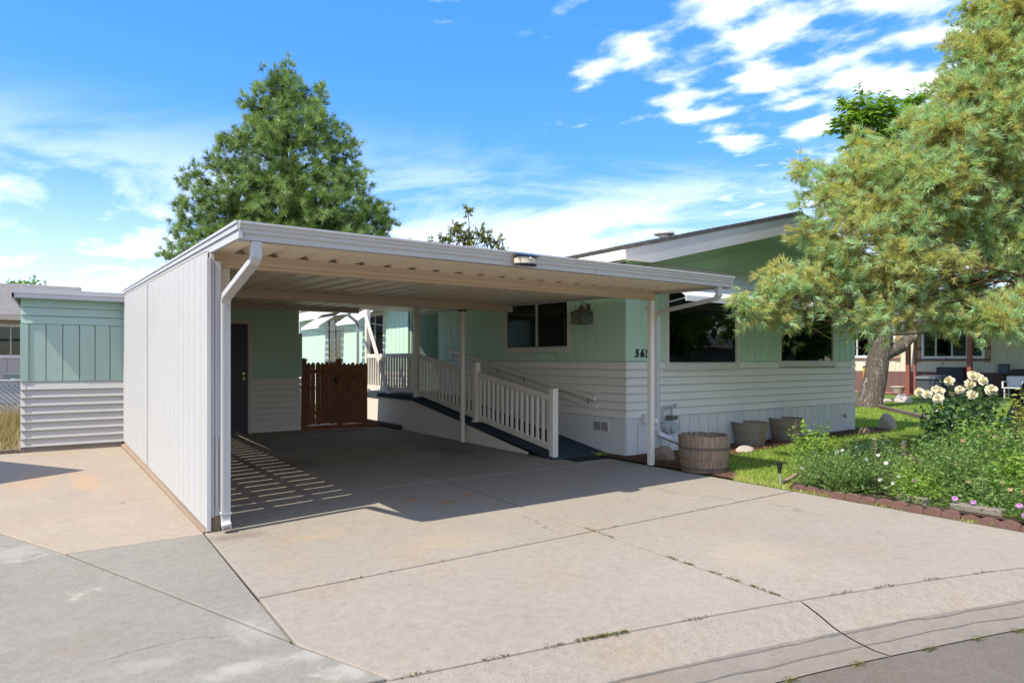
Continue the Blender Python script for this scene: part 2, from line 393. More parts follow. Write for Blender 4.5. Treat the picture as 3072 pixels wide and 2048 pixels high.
# ================================================================== THE SETTING
def struct(o): return tag(o, kind='structure')
struct(MB().box(-900, 900, -900, 900, -1.2, -.2).build('ground', m_land))
CP = [(-12, 2.6), (-7, 3.1), (-3, 3.2), (0, 3.0), (1.22, 2.75), (2.45, 2.52), (3.73, 2.23), (5.56, 1.70), (7.5, .95), (10, -.4), (13, -2.5), (17, -6)]
def catmull(P, n=40):
    P = [np.array(p, float) for p in P]; out = []
    for i in range(len(P) - 1):
        a, b, c, d = P[max(i - 1, 0)], P[i], P[i + 1], P[min(i + 2, len(P) - 1)]
        for k in range(n):
            t = k / n; out.append(.5 * (2 * b + (c - a) * t + (2 * a - 5 * b + 4 * c - d) * t * t + (3 * b - a - 3 * c + d) * t ** 3))
    out.append(P[-1]); return np.array(out)
CV = catmull(CP)
cy = lambda x: float(np.interp(x, CV[:, 0], CV[:, 1]))
CT = np.gradient(CV, axis=0); CT /= np.linalg.norm(CT, axis=1)[:, None]; CN = np.stack([CT[:, 1], -CT[:, 0]], 1)
def strip(name, mat, prof, x0, x1, parent=None, close=None):
    sel = np.linspace(x0, x1, 90); m = MB(); n = len(prof); vs = []
    for x in sel:
        c0 = np.array([x, cy(x)]); nn = np.array([np.interp(x, CV[:, 0], CN[:, 0]), np.interp(x, CV[:, 0], CN[:, 1])])
        for o, z in prof:
            p = c0 + nn * o; vs.append((p[0], p[1], z))
    fs = [(a * n + k, a * n + k + 1, a * n + n + k + 1, a * n + n + k) for a in range(len(sel) - 1) for k in range(n - 1)]
    return m.add(vs, [f[::-1] for f in fs]).build(name, mat, parent, True)
ASPH_Z = -.085
vs = []; 
road = MB()
pts = [(CV[i] + CN[i] * .60) for i in range(len(CV))]
n = len(pts)
road.add([(p[0], p[1], ASPH_Z) for p in pts] + [(p[0] - 6 + i * 6 / n, -60, ASPH_Z) for i, p in enumerate(pts)], [(i + 1, i, n + i, n + i + 1) for i in range(n - 1)])
struct(road.build('road', m_asph))
curb = struct(strip('kerb', m_dirtjoint, [(.0, -.03), (.3, -.11), (.62, -.11)], -12, 17))
for (a, b) in ((-12, 3.678), (3.690, 17)):
    strip('kerb_slope', m_curb, [(.006, -.006), (.04, -.012), (.14, -.035), (.25, -.068), (.30, -.078)], a, b, curb)
    strip('gutter_pan', m_pan, [(.302, -.078), (.40, -.088), (.52, -.090), (.615, -.078)], a, b, curb)
m_silt = concrete('gutter_silt', (.15, .135, .115), agg=.4, blotch=.4)
def wavy(o0, wd, amp, z, seed, a, b):
    q = np.random.default_rng(seed); sel = np.linspace(a, b, 160); vs = []
    w1 = amp * np.interp(np.arange(160), np.arange(0, 160, 5), q.normal(size=32)); w2 = wd * (.35 + .9 * np.interp(np.arange(160), np.arange(0, 160, 4), q.random(40)))
    for i, x in enumerate(sel):
        c0 = np.array([x, cy(x)]); nn = np.array([np.interp(x, CV[:, 0], CN[:, 0]), np.interp(x, CV[:, 0], CN[:, 1])])
        for o in (o0 + w1[i], o0 + w1[i] + w2[i]): p = c0 + nn * o; vs.append((p[0], p[1], z(o)))
    MB().add(vs, [(2 * i, 2 * i + 2, 2 * i + 3, 2 * i + 1) for i in range(159)]).build('silt_line', m_silt, curb)
zp = lambda o: float(np.interp(o, [.25, .302, .40, .52, .615], [-.068, -.078, -.088, -.090, -.078])) + .0025
for (a, b, sd) in ((-2, 3.676, 1), (3.69, 9, 2)): wavy(.315, .016, .006, zp, sd, a, b); wavy(.455, .014, .010, zp, sd + 5, a, b)
def slab(poly, zf, mat, parent, depth=.12, name='slab'):
    m = MB(); n = len(poly)
    top = [(x, y, zf(x, y)) for x, y in poly]; bot = [(x, y, zf(x, y) - depth) for x, y in poly]
    m.add(bot + top, [tuple(range(n - 1, -1, -1)), tuple(range(n, 2 * n))] + [(i, (i + 1) % n, n + (i + 1) % n, n + i) for i in range(n)])
    o = m.build(name, mat, parent, bev=.008); return o
flat = lambda x, y: 0.0
cxj = lambda y: float(np.interp(y, [1, 2.08, 5.1, 13.5], [3.58, 3.637, 3.785, 3.935]))
DR = 6.682
drive = struct(MB().prism([(1.0, 2.9, -.10), (1.0, 13.5, -.10), (DR - .01, 13.5, -.10), (DR - .01, 1.45, -.10), (3.7, 2.3, -.1)], (0, 0, .082)).build('driveway', m_dirtjoint))
YJ = [4.15, 6.93, 10.2, 13.42]; g = .010
for k in range(3):
    a, b = YJ[k] + g, YJ[k + 1] - g
    slab([(1.0, a), (cxj(a) - g, a), (cxj(b) - g, b), (1.0, b)], flat, m_concA, drive)
    bb = b if k < 2 else 13.36
    slab([(cxj(a) + g, a), (DR, a), (DR, bb), (cxj(bb) + g, bb)], flat, m_concA, drive)
xs = np.linspace(1.24, cxj(2.2) - g, 9)
slab([(x, cy(x) + .004) for x in xs] + [(cxj(YJ[0]) - g, YJ[0] - g), (.998, YJ[0] - g), (.996, 3.36)], flat, m_concA, drive)
xs = np.linspace(cxj(2.2) + g, DR, 11)
slab([(x, cy(x) + .004) for x in xs] + [(DR, YJ[0] - g), (cxj(YJ[0]) + g, YJ[0] - g)], flat, m_concA, drive)
zt = lambda x, y: -.0092 * max(0, y - 5.9)
apron = struct(MB().prism([(-9, 3.2, -.19), (1.2, 2.9, -.19), (1.0, 6, -.19), (1.0, 13.4, -.19), (-9, 13.4, -.19)], (0, 0, .08)).build('apron', m_dirtjoint))
slab([(.038, 5.925), (.99, 5.945), (.99, 6.1), (.92, 13.40), (-3.1, 13.40)], zt, m_concB, apron, .14)
slab([(.046, 5.912), (.982, 3.425), (.988, 5.933)], flat, m_concC, apron)
xs = np.linspace(1.20, -9, 16)
slab([(.987, 3.355), (1.228, 2.775)] + [(x, cy(x) + .006) for x in xs[1:]] + [(-9, 13.4), (-3.11, 13.4), (.028, 5.925), (.972, 3.42)], lambda x, y: -.003 - .0092 * max(0, y - 5.9), m_concC, apron)

# lawn, beds, yards
lawn = MB()
gx = np.concatenate([np.linspace(DR + .004, 16, 40), np.linspace(17, 70, 20)])
vs = []; ny = 40
for x in gx:
    y0 = max(cy(min(x, 16.9)), -6.0) + .01 if x < 17 else -6
    for j in range(ny): vs.append((x, y0 + (70 - y0) * (j / (ny - 1)) ** 1.6, 0 if x < 6.8 else .008 * math.sin(x * 1.7) * math.cos(j * .9)))
lawn.add(vs, [(i * ny + j, (i + 1) * ny + j, (i + 1) * ny + j + 1, i * ny + j + 1) for i in range(len(gx) - 1) for j in range(ny - 1)])
struct(lawn.build('lawn', m_lawn, smooth=True))
struct(MB().add([(-40, 13.43, -.09), (6.68, 13.43, -.05), (6.68, 70, .0), (-40, 70, .0)], [(0, 1, 2, 3)]).build('back_yard', m_dirt))
MULCH = [(6.69, 4.95), (6.95, 5.05), (7.35, 5.55), (7.75, 5.98), (8.45, 6.22), (10.3, 6.42), (12.2, 6.62), (13.2, 6.45), (14.15, 6.55), (14.35, 6.95), (13.9, 7.25), (13.4, 7.3), (6.69, 7.3)]
struct(MB().add([(x, y, .022) for x, y in MULCH], [tuple(range(len(MULCH)))]).build('mulch_bed', m_mulch))
BED = [(6.72, 4.22), (7.4, 4.5), (8.6, 4.62), (9.8, 4.4), (11.2, 4.2), (12.2, 3.4), (12, 1.5), (9, .6), (6.72, 1.35)]
struct(MB().add([(x, y, .03 + .06 * (y < 4.0)) for x, y in BED], [tuple(range(len(BED)))]).build('flower_bed', m_soil))
def inside(P, X, Y):
    r = np.zeros(len(X), bool); n = len(P)
    for i in range(n):
        (x1, y1), (x2, y2) = P[i], P[(i + 1) % n]
        c = ((y1 > Y) != (y2 > Y)) & (X < (x2 - x1) * (Y - y1) / (y2 - y1 + 1e-12) + x1); r ^= c
    return r

# ================================================================== WALL FRAMES
class Wall:                     # u runs along the wall, outward is the local -y
    def __init__(s, x, y, rot): s.o = Vector((x, y, 0)); s.r = rot; s.c, s.s = math.cos(rot), math.sin(rot)
    def pt(s, u, out, z): return Vector((s.o.x + u * s.c + out * s.s, s.o.y + u * s.s - out * s.c, z))
    def box(s, mb, u0, u1, o0, o1, z0, z1):    # o = outward
        q = [s.pt(u0, o1, z0), s.pt(u1, o1, z0), s.pt(u1, o0, z0), s.pt(u0, o0, z0)]
        return mb.hexa(q + [p + Vector((0, 0, z1 - z0)) for p in q])
def wpiece(W, name, mat, parent, u0, u1, z0, z1, t=.02, o=0.0, bev=.002, kind='box'):
    loc = W.pt(u0, o, z0)
    if kind == 'box': loc = W.pt(u0, o + t, z0)
    return piece(name, mat, parent, (u1 - u0, t, z1 - z0), loc, (0, 0, W.r), bev, kind)
def vpanels(W, parent, mat, edges, z0, z1, holes=(), t=.022, gap=.010, name='siding_panel', ztop=None):
    for a, b in zip(edges[:-1], edges[1:]):
        spans = [(z0, z1 if ztop is None else ztop((a + b) / 2))]
        for (h0, h1, hz0, hz1) in holes:
            if b > h0 + .01 and a < h1 - .01:
                spans = [q for (s0, s1) in spans for q in ((s0, min(s1, hz0)), (max(s0, hz1), s1)) if q[1] - q[0] > .03]
        for s0, s1 in spans: wpiece(W, name, mat, parent, a + gap / 2, b - gap / 2, s0, s1, t)
def cuts(u0, u1, step, extra=()):
    e = list(np.arange(u0, u1, step)) ; e = [x for x in e if all(abs(x - q) > .04 for q in extra)] + list(extra) + [u1]
    return sorted(set(round(float(x), 4) for x in e))
def laps(W, parent, mat, segs, z0, z1, n, t=.02, name='siding_board', jit=0):
    h = (z1 - z0) / n
    for k in range(n):
        for a, b in segs: wpiece(W, name, mat, parent, a + .0015, b - .0015, z0 + k * h, z0 + (k + 1) * h - .006, t + .006, .002 - .002, kind='lap')
def window(W, parent, u0, u1, z0, z1, mull=(), fw=.05, fm=None, sill=True, curtain=None, proud=.03, bars=.032):
    fm = fm or m_trim
    f = MB()
    W.box(f, u0 - fw, u0, -.03, proud, z0 - fw, z1 + fw); W.box(f, u1, u1 + fw, -.03, proud, z0 - fw, z1 + fw)
    W.box(f, u0, u1, -.03, proud - .001, z1, z1 + fw); W.box(f, u0, u1, -.03, proud - .001, z0 - fw, z0)
    w = f.build('window', fm, parent)
    b = MB()
    for q in (u0, u1 - .022): W.box(b, q, q + .022, -.02, proud - .014, z0, z1)
    for q in (z0, z1 - .022): W.box(b, u0 + .022, u1 - .022, -.02, proud - .015, q, q + .022)
    for q in mull: W.box(b, q - bars / 2, q + bars / 2, -.02, proud - .012, z0 + .022, z1 - .022)
    b.build('window_frame', m_alu if fm is not m_black else fm, w)
    for q0, q1 in zip([u0] + list(mull), list(mull) + [u1]):
        p = MB(); W.box(p, q0 + .01, q1 - .01, -.005, -.001, z0 + .01, z1 - .01); p.build('pane', m_glass, w)
    d = MB(); W.box(d, u0 - .02, u1 + .02, -.055, -.045, z0 - .02, z1 + .02); d.build('unlit_room_panel', m_dark, w)  # near-black sheet: the unlit room's darkness is put into its colour
    if sill:
        s = MB(); W.box(s, u0 - fw - .02, u1 + fw + .02, -.02, proud + .03, z0 - fw - .028, z0 - fw - .001); s.build('sill', fm, w, bev=.004)
    if curtain:
        for (c0, c1, cm) in curtain:
            c = MB(); nn = 14
            for i in range(nn):
                ua = c0 + (c1 - c0) * i / nn; ub = c0 + (c1 - c0) * (i + 1) / nn; d0 = -.026 + .010 * (i % 2)
                W.box(c, ua, ub - .002, d0 - .006, d0, z0 + .02, z1 - .02)
            c.build('curtain', cm, w)
    return w

# ================================================================== THE GREEN HOME
HX0, HX1, HY0, HY1 = 6.97, 13.57, 7.03, 23.2
house = thing('mobile_home', 'pale green and white mobile home with a low gable roof behind the carport', 'house', (HX0, HY0, 0))
WF = Wall(HX0, HY0, 0); WL = Wall(HX0, HY1, -math.pi / 2)     # front u = x - 6.97, left u = 23.2 - y
UL = lambda y: HY1 - y
REC0, REC1 = 12.80, 14.41                                    # entry recess on the left side
core = MB(); ZE = 2.84
def gz(x, z_e=2.84, slope=.25): return z_e + slope * (3.45 - abs(x - 10.27))
core.prism([(HX0 + .035, HY0 + .035, 0), (HX0 + .035, HY0 + .035, ZE), (10.27, HY0 + .035, 3.70), (HX1 - .02, HY0 + .035, ZE), (HX1 - .02, HY0 + .035, 0)], (0, REC0 - HY0 - .035, 0))
core.box(HX0 + 1.3, HX1 - .02, REC0, REC1, .0, ZE)
core.box(HX0 + .035, HX1 - .02, REC1, HY1 - .03, .0, ZE)
core.build('wall', paint('wall_core', GREEN, .6, .06), house)
# front wall: picture window and second window
w1 = (.916, 2.646, 1.40, 2.56); w2 = (3.948, 5.739, 1.425, 2.50)
holes = [(w1[0] - .05, w1[1] + .05, w1[2] - .05, w1[3] + .05), (w2[0] - .05, w2[1] + .05, w2[2] - .05, w2[3] + .05)]
ed = cuts(0.30, HX1 - HX0 - .02, .203, (w1[0] - .05, w1[1] + .05, w2[0] - .05, w2[1] + .05))
ROOF = lambda u: 2.72
vpanels(WF, house, m_green, ed, 1.437, 3, holes, ztop=ROOF)
wpiece(WF, 'corner_board', m_green, house, .0, .295, 1.44, 2.80, .03)
for s in (-1, 1):            # gable clad in chevron boards that follow both roof slopes
    for k in range(5):
        zt_ = 3.74 - k * .245; m = MB(); sl_ = .239; y_ = HY0 + .034
        xl = 10.27 + s * 3.28
        za, zb = zt_ - .004, zt_ - .241
        za2 = za - sl_ * 3.28; zb2 = zb - sl_ * 3.28
        if zb2 < 2.72:
            xb = 10.27 + s * max(.02, (zb - 2.724) / sl_) if zb > 2.73 else None
            xa = 10.27 + s * min(3.28, max(.03, (za - 2.724) / sl_))
            poly = [(10.27, y_, za), (10.27, y_, max(zb, 2.724))] + ([(xb, y_, 2.724)] if xb else []) + [(xa, y_, max(2.724, za - sl_ * abs(xa - 10.27)))]
            if abs(xa - 10.27) >= 3.27: poly = poly[:-1] + [(xl, y_, 2.724), (xl, y_, za2)]
        else: poly = [(10.27, y_, za), (10.27, y_, zb), (xl, y_, zb2), (xl, y_, za2)]
        if za > 2.76: m.prism(poly, (0, -.014 - .004 * (k % 2), 0)); m.build('chevron_board', m_green, house)
h1 = [(w1[0] - .05, w1[1] + .05), (w2[0] - .05, w2[1] + .05)]
laps(WF, house, m_white, [(0, 3.08), (3.08, 6.6)], .58, 1.315, 6)
laps(WF, house, m_white, [(0, w1[0] - .052), (w1[1] + .052, w2[0] - .052), (w2[1] + .052, 6.6)], 1.315, 1.436, 1)
vpanels(WF, house, m_skirt, cuts(0, 6.6, .237), .015, .575, name='skirt_panel', t=.012)
window(WF, house, *w1, fw=.075, curtain=None)
m_curt = plain('curtain_cloth', (.50, .47, .36), .9, .1); m_curt2 = plain('grey_curtain', (.28, .28, .28), .9, .1)
window(WF, house, *w2, fw=.06, curtain=[(w2[0] + .02, w2[0] + .42, m_curt2), (w2[0] + .52, w2[0] + .70, m_curt)])
# left wall
k1 = (UL(10.19), UL(8.37), 1.67, 2.50)
holesL = [(k1[0] - .05, k1[1] + .05, k1[2] - .05, k1[3] + .05)]
ed = cuts(UL(REC0) + .01, UL(HY0) - .24, .243, (k1[0] - .05, k1[1] + .05))
vpanels(WL, house, m_green, ed, 1.437, ZE - .02, holesL)
wpiece(WL, 'corner_board', m_green, house, UL(HY0) - .235, UL(HY0) + .03, 1.44, 2.80, .03)
laps(WL, house, m_white, [(UL(REC0), UL(HY0) + .026)], .58, 1.436, 7)
vpanels(WL, house, m_skirt, cuts(UL(REC0), UL(HY0) + .01, .237), .015, .575, name='skirt_panel', t=.012)
wk = window(WL, house, *k1, mull=((k1[0] + k1[1]) / 2 + .04,), fw=.055, bars=.05)
# rear part of the left wall beyond the entry recess
wA = (UL(20.15), UL(18.95), 1.30, 2.72); wB = (UL(17.0), UL(15.9), 1.30, 2.66)
hb = [(a - .06, b + .06, c - .06, d + .06) for a, b, c, d in (wA, wB)]
vpanels(WL, house, m_green, cuts(.03, UL(REC1), .243, sum([[q[0], q[1]] for q in hb], [])), 1.2, ZE - .02, hb)
laps(WL, house, m_white, [(.03, UL(REC1))], .58, 1.199, 5)
for q in (wA, wB): window(WL, house, *q, mull=((q[0] + q[1]) / 2,), fw=.06, bars=.05)
# entry: return wall, dark door
WR = Wall(HX0 + .04, REC1, 0)
vpanels(WR, house, m_green, cuts(0, 1.3, .22), .66, ZE - .02)
WD = Wall(HX0 + 1.26, REC1, -math.pi / 2)
ent = MB(); WD.box(ent, .35, 1.25, -.02, .02, .72, 2.72); ent = ent.build('door', m_door, house)
piece('corner_board', m_green, house, (.06, .10, 2.2), (HX0 - .02, REC0 - .02, .66))
# roof
rt = MB(); YF, YB = 6.24, HY1 + .5; YE = 13.6
for s, hw, ya, yb in ((-1, 4.10, YF - .012, YE), (-1, 3.72, YE, YB), (1, 4.10, YF - .012, YB)):
    zr = 3.93; z0 = 3.93 - (3.93 - 2.95) / 4.10 * hw; xe = 10.27 + s * hw
    q = [(xe, ya), (10.27, ya), (10.27, yb), (xe, yb)] if s < 0 else [(10.27, ya), (xe, ya), (xe, yb), (10.27, yb)]
    zz_ = lambda x: z0 if abs(x - xe) < .01 else zr
    rt.hexa([(x, y, zz_(x) - .02) for x, y in q] + [(x, y, zz_(x) + .03) for x, y in q])
roof = rt.build('roof', m_roof, house)
EAVE_Y = 13.6; XR = 6.58
SL = (3.93 - 2.95) / 4.10
for s in (-1, 1):            # shingle courses: each course is a thin lapped strip with a ragged butt
    for k in range(30):
        a = 4.13 - k * .139
        m = MB(); zt = lambda dx: 3.93 - SL * dx + .03
        xs_ = (10.27 + s * a, 10.27 + s * (a - .142))
        z_ = (zt(a) + .012, zt(a - .142) + .002)
        YQ = YE if (s < 0 and k < 3) else YB
        q = [(xs_[0], YF - .016, z_[0]), (xs_[1], YF - .016, z_[1]), (xs_[1], YQ, z_[1]), (xs_[0], YQ, z_[0])]
        q2 = [(p[0], p[1], p[2] - .012) for p in q]
        if s > 0: q, q2 = [q[1], q[0], q[3], q[2]], [q2[1], q2[0], q2[3], q2[2]]
        m.hexa(q2 + q); o = m.build('shingle_course', m_roof, roof)
vent = MB(); vent.lathe([(0, .20), (.17, .20), (.19, .17), (.19, .15), (.10, .15), (.10, -.05)], 16, (9.16, 8.25, 3.62)); vent.build('roof_vent', m_alu, roof, True)
# barge boards on the front gable (deep, with a level cut at the eave), eave fascias, soffit boards
for s in (-1, 1):
    E_ = 10.27 + s * 4.07; top = lambda x: 2.935 + SL * (4.07 - abs(x - 10.27)); bx = 10.27 + s * 3.56
    b = MB(); b.prism([(E_, YF, top(E_)), (10.27 - s * 0, YF, top(10.27)), (10.27, YF, top(10.27) - .27), (bx, YF, 2.80), (E_, YF, 2.80)], (0, .045, 0))
    b.build('barge_board', m_fascia, house)
    for (ea, eb, ex) in (((YF + .002, YE, E_), (YE, YB - .02, 10.27 - 3.69)) if s < 0 else ((YF + .002, YB - .02, E_),)):
        e = MB(); e.box(min(ex, ex + s * .03), max(ex, ex + s * .03), ea, eb, 2.80 if ex == E_ else 2.84, 2.945 if ex == E_ else 3.03); e.build('eave_fascia', m_trim, house, bev=.004)
    sf = MB(); xw = HX0 if s < 0 else HX1
    sf.box(min(E_ - s * .01, xw), max(E_ - s * .01, xw), HY0 - .0, YE if s < 0 else YB - .05, 2.815, 2.83); sf.build('soffit', m_green, house)
for s in (-1, 1):            # sloping soffit boards under the gable overhang
    nb = 11
    for k in range(nb):
        a = 3.86 - k * 3.86 / nb; b = a - 3.86 / nb + .006
        zq = lambda d: 2.935 + SL * (4.07 - d) - .17
        m = MB(); x0_, x1_ = 10.27 + s * a, 10.27 + s * b
        p = [(x0_, YF + .046, zq(a)), (x1_, YF + .046, zq(b)), (x1_, HY0 + .05, zq(b)), (x0_, HY0 + .05, zq(a))]
        if s > 0: p = [p[1], p[0], p[3], p[2]]
        m.hexa(p + [(q[0], q[1], q[2] + .012) for q in p]); m.build('soffit_board', m_green, house)
# ---- awnings (metal slats) -----------------------------------------
m_awn = paint('awning_white', (.66, .66, .64), .35, .04, 3, None, .04, 30, .08); m_awn2 = paint('awning_grey', (.30, .34, .37), .35, .05, 3, None, .04, 30)
def awning(W, u0, u1, ztop, drop, reach, n, parent, label=None):
    L = math.hypot(drop, reach); t = MB(); W.box(t, u0, u1, .0, .03, ztop - .03, ztop + .01)
    a = t.build('awning', m_alu, parent)
    for u in (u0 + .08, u1 - .08):
        t = MB(); t.rtube([W.pt(u, .03, ztop - .02), W.pt(u, reach, ztop - drop - .01)], .025, .03); t.build('awning_arm', m_alu, a)
        t = MB(); t.rtube([W.pt(u, .0, ztop - drop - .12), W.pt(u, reach * .92, ztop - drop - .015)], .018, .018); t.build('awning_brace', m_alu, a)
    for k in range(n):                 # louvre slats: nearly level treads with an open riser between them
        s = MB(); f0, f1 = (k + .02) / n, (k + .70) / n; r0, r1 = reach * f0, reach * f1; z0, z1 = ztop - drop * f0, ztop - drop * f1
        s.prism([W.pt(u0, r0, z0), W.pt(u0, r0 + .003, z0 + .006), W.pt(u0, r1, z1 + .006), W.pt(u0, r1 + .004, z1 - .010), W.pt(u0, r1, z1 - .010), W.pt(u0, r1 - .004, z1)], W.pt(u1, 0, 0) - W.pt(u0, 0, 0))
        s.build('slat', m_awn, a)
    s = MB(); W.box(s, u0, u1, reach - .005, reach + .012, ztop - drop - .07, ztop - drop + .005); s.build('valance', m_awn, a)
awning(WF, .33, 5.95, 2.95, .58, .86, 13, house)
awning(WL, wA[0] - .22, wA[1] + .25, 2.98, .52, .80, 9, house)
awning(WL, wB[0] - .25, wB[1] + .25, 2.98, .52, .80, 9, house)
# ---- vent grille, house number, hose bib ----------------------------
vg = MB(); WL.box(vg, UL(7.74), UL(7.37), .004, .028, .335, .51); vg = vg.build('crawl_vent', m_trim, house, bev=.004)
for k in range(2):
    g_ = MB(); a = UL(7.74) + .025 + k * .172; WL.box(g_, a, a + .148, .0285, .030, .36, .485); g_ = g_.build('vent_screen', plain('vent_mesh', (.12, .11, .10), .7), vg)
    for j in range(7):
        q = MB(); WL.box(q, a, a + .148, .0305, .034, .366 + j * .0168, .371 + j * .0168); q.build('louvre', plain('vent_louvre', (.25, .23, .21), .6) if False else m_skirt, vg)
def text_mesh(ch, size, ext, off=.0, shear=.0):
    c = bpy.data.curves.new('txt', 'FONT'); c.body = ch; c.size = size; c.extrude = ext; c.offset = off; c.shear = shear; c.align_x = 'CENTER'
    o = bpy.data.objects.new('txt', c); col.objects.link(o); dg = bpy.context.evaluated_depsgraph_get(); dg.update()
    me = bpy.data.meshes.new_from_object(o.evaluated_get(dg)); col.objects.unlink(o); bpy.data.objects.remove(o); return me
for ch, x in (('5', 7.165), ('6', 7.277), ('5', 7.388)):
    me = text_mesh(ch, .165, .006, .005, .12); me.materials.clear(); me.materials.append(m_black)
    o = link('house_number', me, house, (x, HY0 - .036, 1.505), (rad(90), 0, 0))
hb_ = MB(); hb_.tube([(13.06, HY0 - .01, .33), (13.06, HY0 - .07, .33), (13.06, HY0 - .10, .29)], .012, 8); hb_.box(13.03, 13.09, HY0 - .085, HY0 - .075, .36, .372); hb_.tube([(13.06, HY0 - .08, .33), (13.06, HY0 - .08, .365)], .006, 6)
hb_.build('hose_bib', m_bronze, house, True)

# ================================================================== STORAGE SHED
SY = 13.40
shed = thing('storage_shed', 'flat roofed green and white storage shed at the back of the carport', 'shed', (-.53, SY, -.08))
c = MB(); c.box(-.50, 4.02, SY + .02, SY + 3.0, -.1, 2.50); c.build('wall', m_shedgreen, shed)
c = MB(); c.box(-.545, .915, SY - .03, SY + .1, -.12, .015); c.build('foundation', m_foot, shed, bev=.01)
c = MB(); c.box(1.08, 2.02, SY - .02, SY + .1, -.05, .03); c.box(3.09, 4.06, SY - .02, SY + .1, -.05, .028); c.build('foundation', m_foot, shed)
WS = Wall(-.53, SY, 0)
laps(WS, shed, m_shedwhite, [(.03, 1.46)], .02, 1.10, 8, .03)
for a in (0.0,):
    laps(Wall(-.535, SY - .004, 0), shed, m_shedwhite, [(0, .075)], .02, 1.10, 8, .034, 'corner_board')
vpanels(WS, shed, m_shedgreen, [.0, .115, .34, .57, .805, 1.03, 1.25, 1.46], 1.10, 2.06, t=.018, gap=.012)
piece('corner_board', m_shedgreen, shed, (.10, .03, .955), (-.535, SY - .032, 1.102))
for k in range(3): wpiece(WS, 'siding_board', m_shedgreen, shed, .0, 1.46, 2.062 + k * .138, 2.062 + (k + 1) * .138 - .004, .02 + .012, 0, kind='lap')
f = MB(); f.box(-.64, .97, SY - .17, SY - .135, 2.475, 2.545); f.box(-.64, .97, SY - .18, SY - .15, 2.547, 2.625); f.build('fascia', paint('shed_fascia', (.52, .50, .48), .7, .12, 3, None, .6, 60, .3, (.28, .25, .22)), shed)
f = MB(); f.box(-.60, .97, SY - .134, SY, 2.47, 2.482); f.build('soffit', m_shedgreen, shed)
r = MB(); r.box(-.62, 4.15, SY - .13, SY + 3.1, 2.56, 2.61); r.build('roof', m_roof2, shed)
f = MB(); f.prism([(-.64, SY - .17, 2.475), (-.64, SY - .17, 2.62), (-.64, SY + 3.1, 2.62), (-.64, SY + 3.1, 2.475)], (.03, 0, 0)); f.build('fascia', m_shedwhite, shed)
# bay under the carport: door, trim, siding
laps(WS, shed, m_white, [(3.61, 4.58)], .03, 1.095, 9, .018)
wpiece(WS, 'siding_panel', m_green, shed, 3.61, 4.54, 1.097, 2.56, .016)
wpiece(WS, 'siding_panel', m_green, shed, 1.55, 2.54, 1.097, 2.56, .016); wpiece(WS, 'siding_panel', m_green, shed, 2.54, 3.61, 2.23, 2.56, .016)
wpiece(WS, 'corner_board', m_green, shed, 4.45, 4.60, 1.11, 2.0, .03)
laps(WS, shed, m_white, [(1.55, 2.54)], .03, 1.095, 9, .018)
t = MB(); WS.box(t, 3.545, 3.61, 0, .045, .03, 2.235); WS.box(t, 2.545, 3.545, 0, .044, 2.165, 2.234); WS.box(t, 2.545, 2.61, 0, .045, .03, 2.164); t.build('door_trim', m_trim, shed, bev=.004)
d = MB(); WS.box(d, 2.613, 3.542, -.02, .012, .045, 2.162); d = d.build('door', m_door, shed)
for (a, b, z0, z1) in ((2.70, 3.02, .22, .80), (3.12, 3.45, .22, .80), (2.70, 3.02, .93, 1.62), (3.12, 3.45, .93, 1.62), (2.70, 3.02, 1.74, 2.05), (3.12, 3.45, 1.74, 2.05)):
    p = MB(); WS.box(p, a, b, .0125, .017, z0, z1); WS.box(p, a + .03, b - .03, .0172, .024, z0 + .03, z1 - .03); p.build('door_panel', m_door, d, bev=.003)
h = MB(); h.lathe([(0, .03), (.028, .03), (.03, .0)], 14, (2.935, SY - .012, 1.10), 'y'); h.tube([(2.935, SY - .03, 1.10), (2.935, SY - .075, 1.10)], .009, 8); h.tube([(2.945, SY - .075, 1.10), (2.83, SY - .078, 1.105)], .011, 8); h.lathe([(0, .02), (.022, .02), (.026, 0)], 14, (2.935, SY - .012, 1.20), 'y'); h.build('handle', m_brass, d, True)
t = MB(); t.box(2.08, 3.02, SY - .10, SY - .006, .0, .04); t.build('threshold', m_foot, shed)
# ================================================================== CARPORT
cp = thing('carport', 'white metal carport with cream corrugated ceiling and a ribbed side wall', 'carport', (1.02, 5.95, 0))
RZ = lambda y: 2.405 + .021 * (y - 6.25)                     # underside of the roof sheets
YR0, YR1 = 5.10, 13.62
pw = .2825; X0 = 1.10
def pan_mesh():
    prof = [(0, 0), (.045, 0), (.052, .006), (.059, 0), (.105, 0), (.112, .006), (.119, 0), (.165, 0), (.225, .052), (.250, .052), (pw, 0)]
    m = MB(); top = [(x, .004 + z) for x, z in prof][::-1]
    poly = [(x, YR0, RZ(YR0) + z) for x, z in prof] + [(x, YR0, RZ(YR0) + z) for x, z in top]
    n = len(prof); v = Vector((0, YR1 - YR0, RZ(YR1) - RZ(YR0)))
    a = [Vector(p) for p in poly]; N_ = len(a)
    fs = [((i + 1) % N_, i, N_ + i, N_ + (i + 1) % N_) for i in range(N_)]
    for i in range(n - 1): fs.append((i, i + 1, N_ - 2 - i, N_ - 1 - i)); fs.append((N_ + i + 1, N_ + i, 2 * N_ - 1 - i, 2 * N_ - 2 - i))
    m.add(a + [p + v for p in a], fs); return m.mesh('roof_pan', m_ceil)
pm = pan_mesh()
for k in range(20): link('roof_pan', pm, cp, (X0 + k * pw, 0, 0))
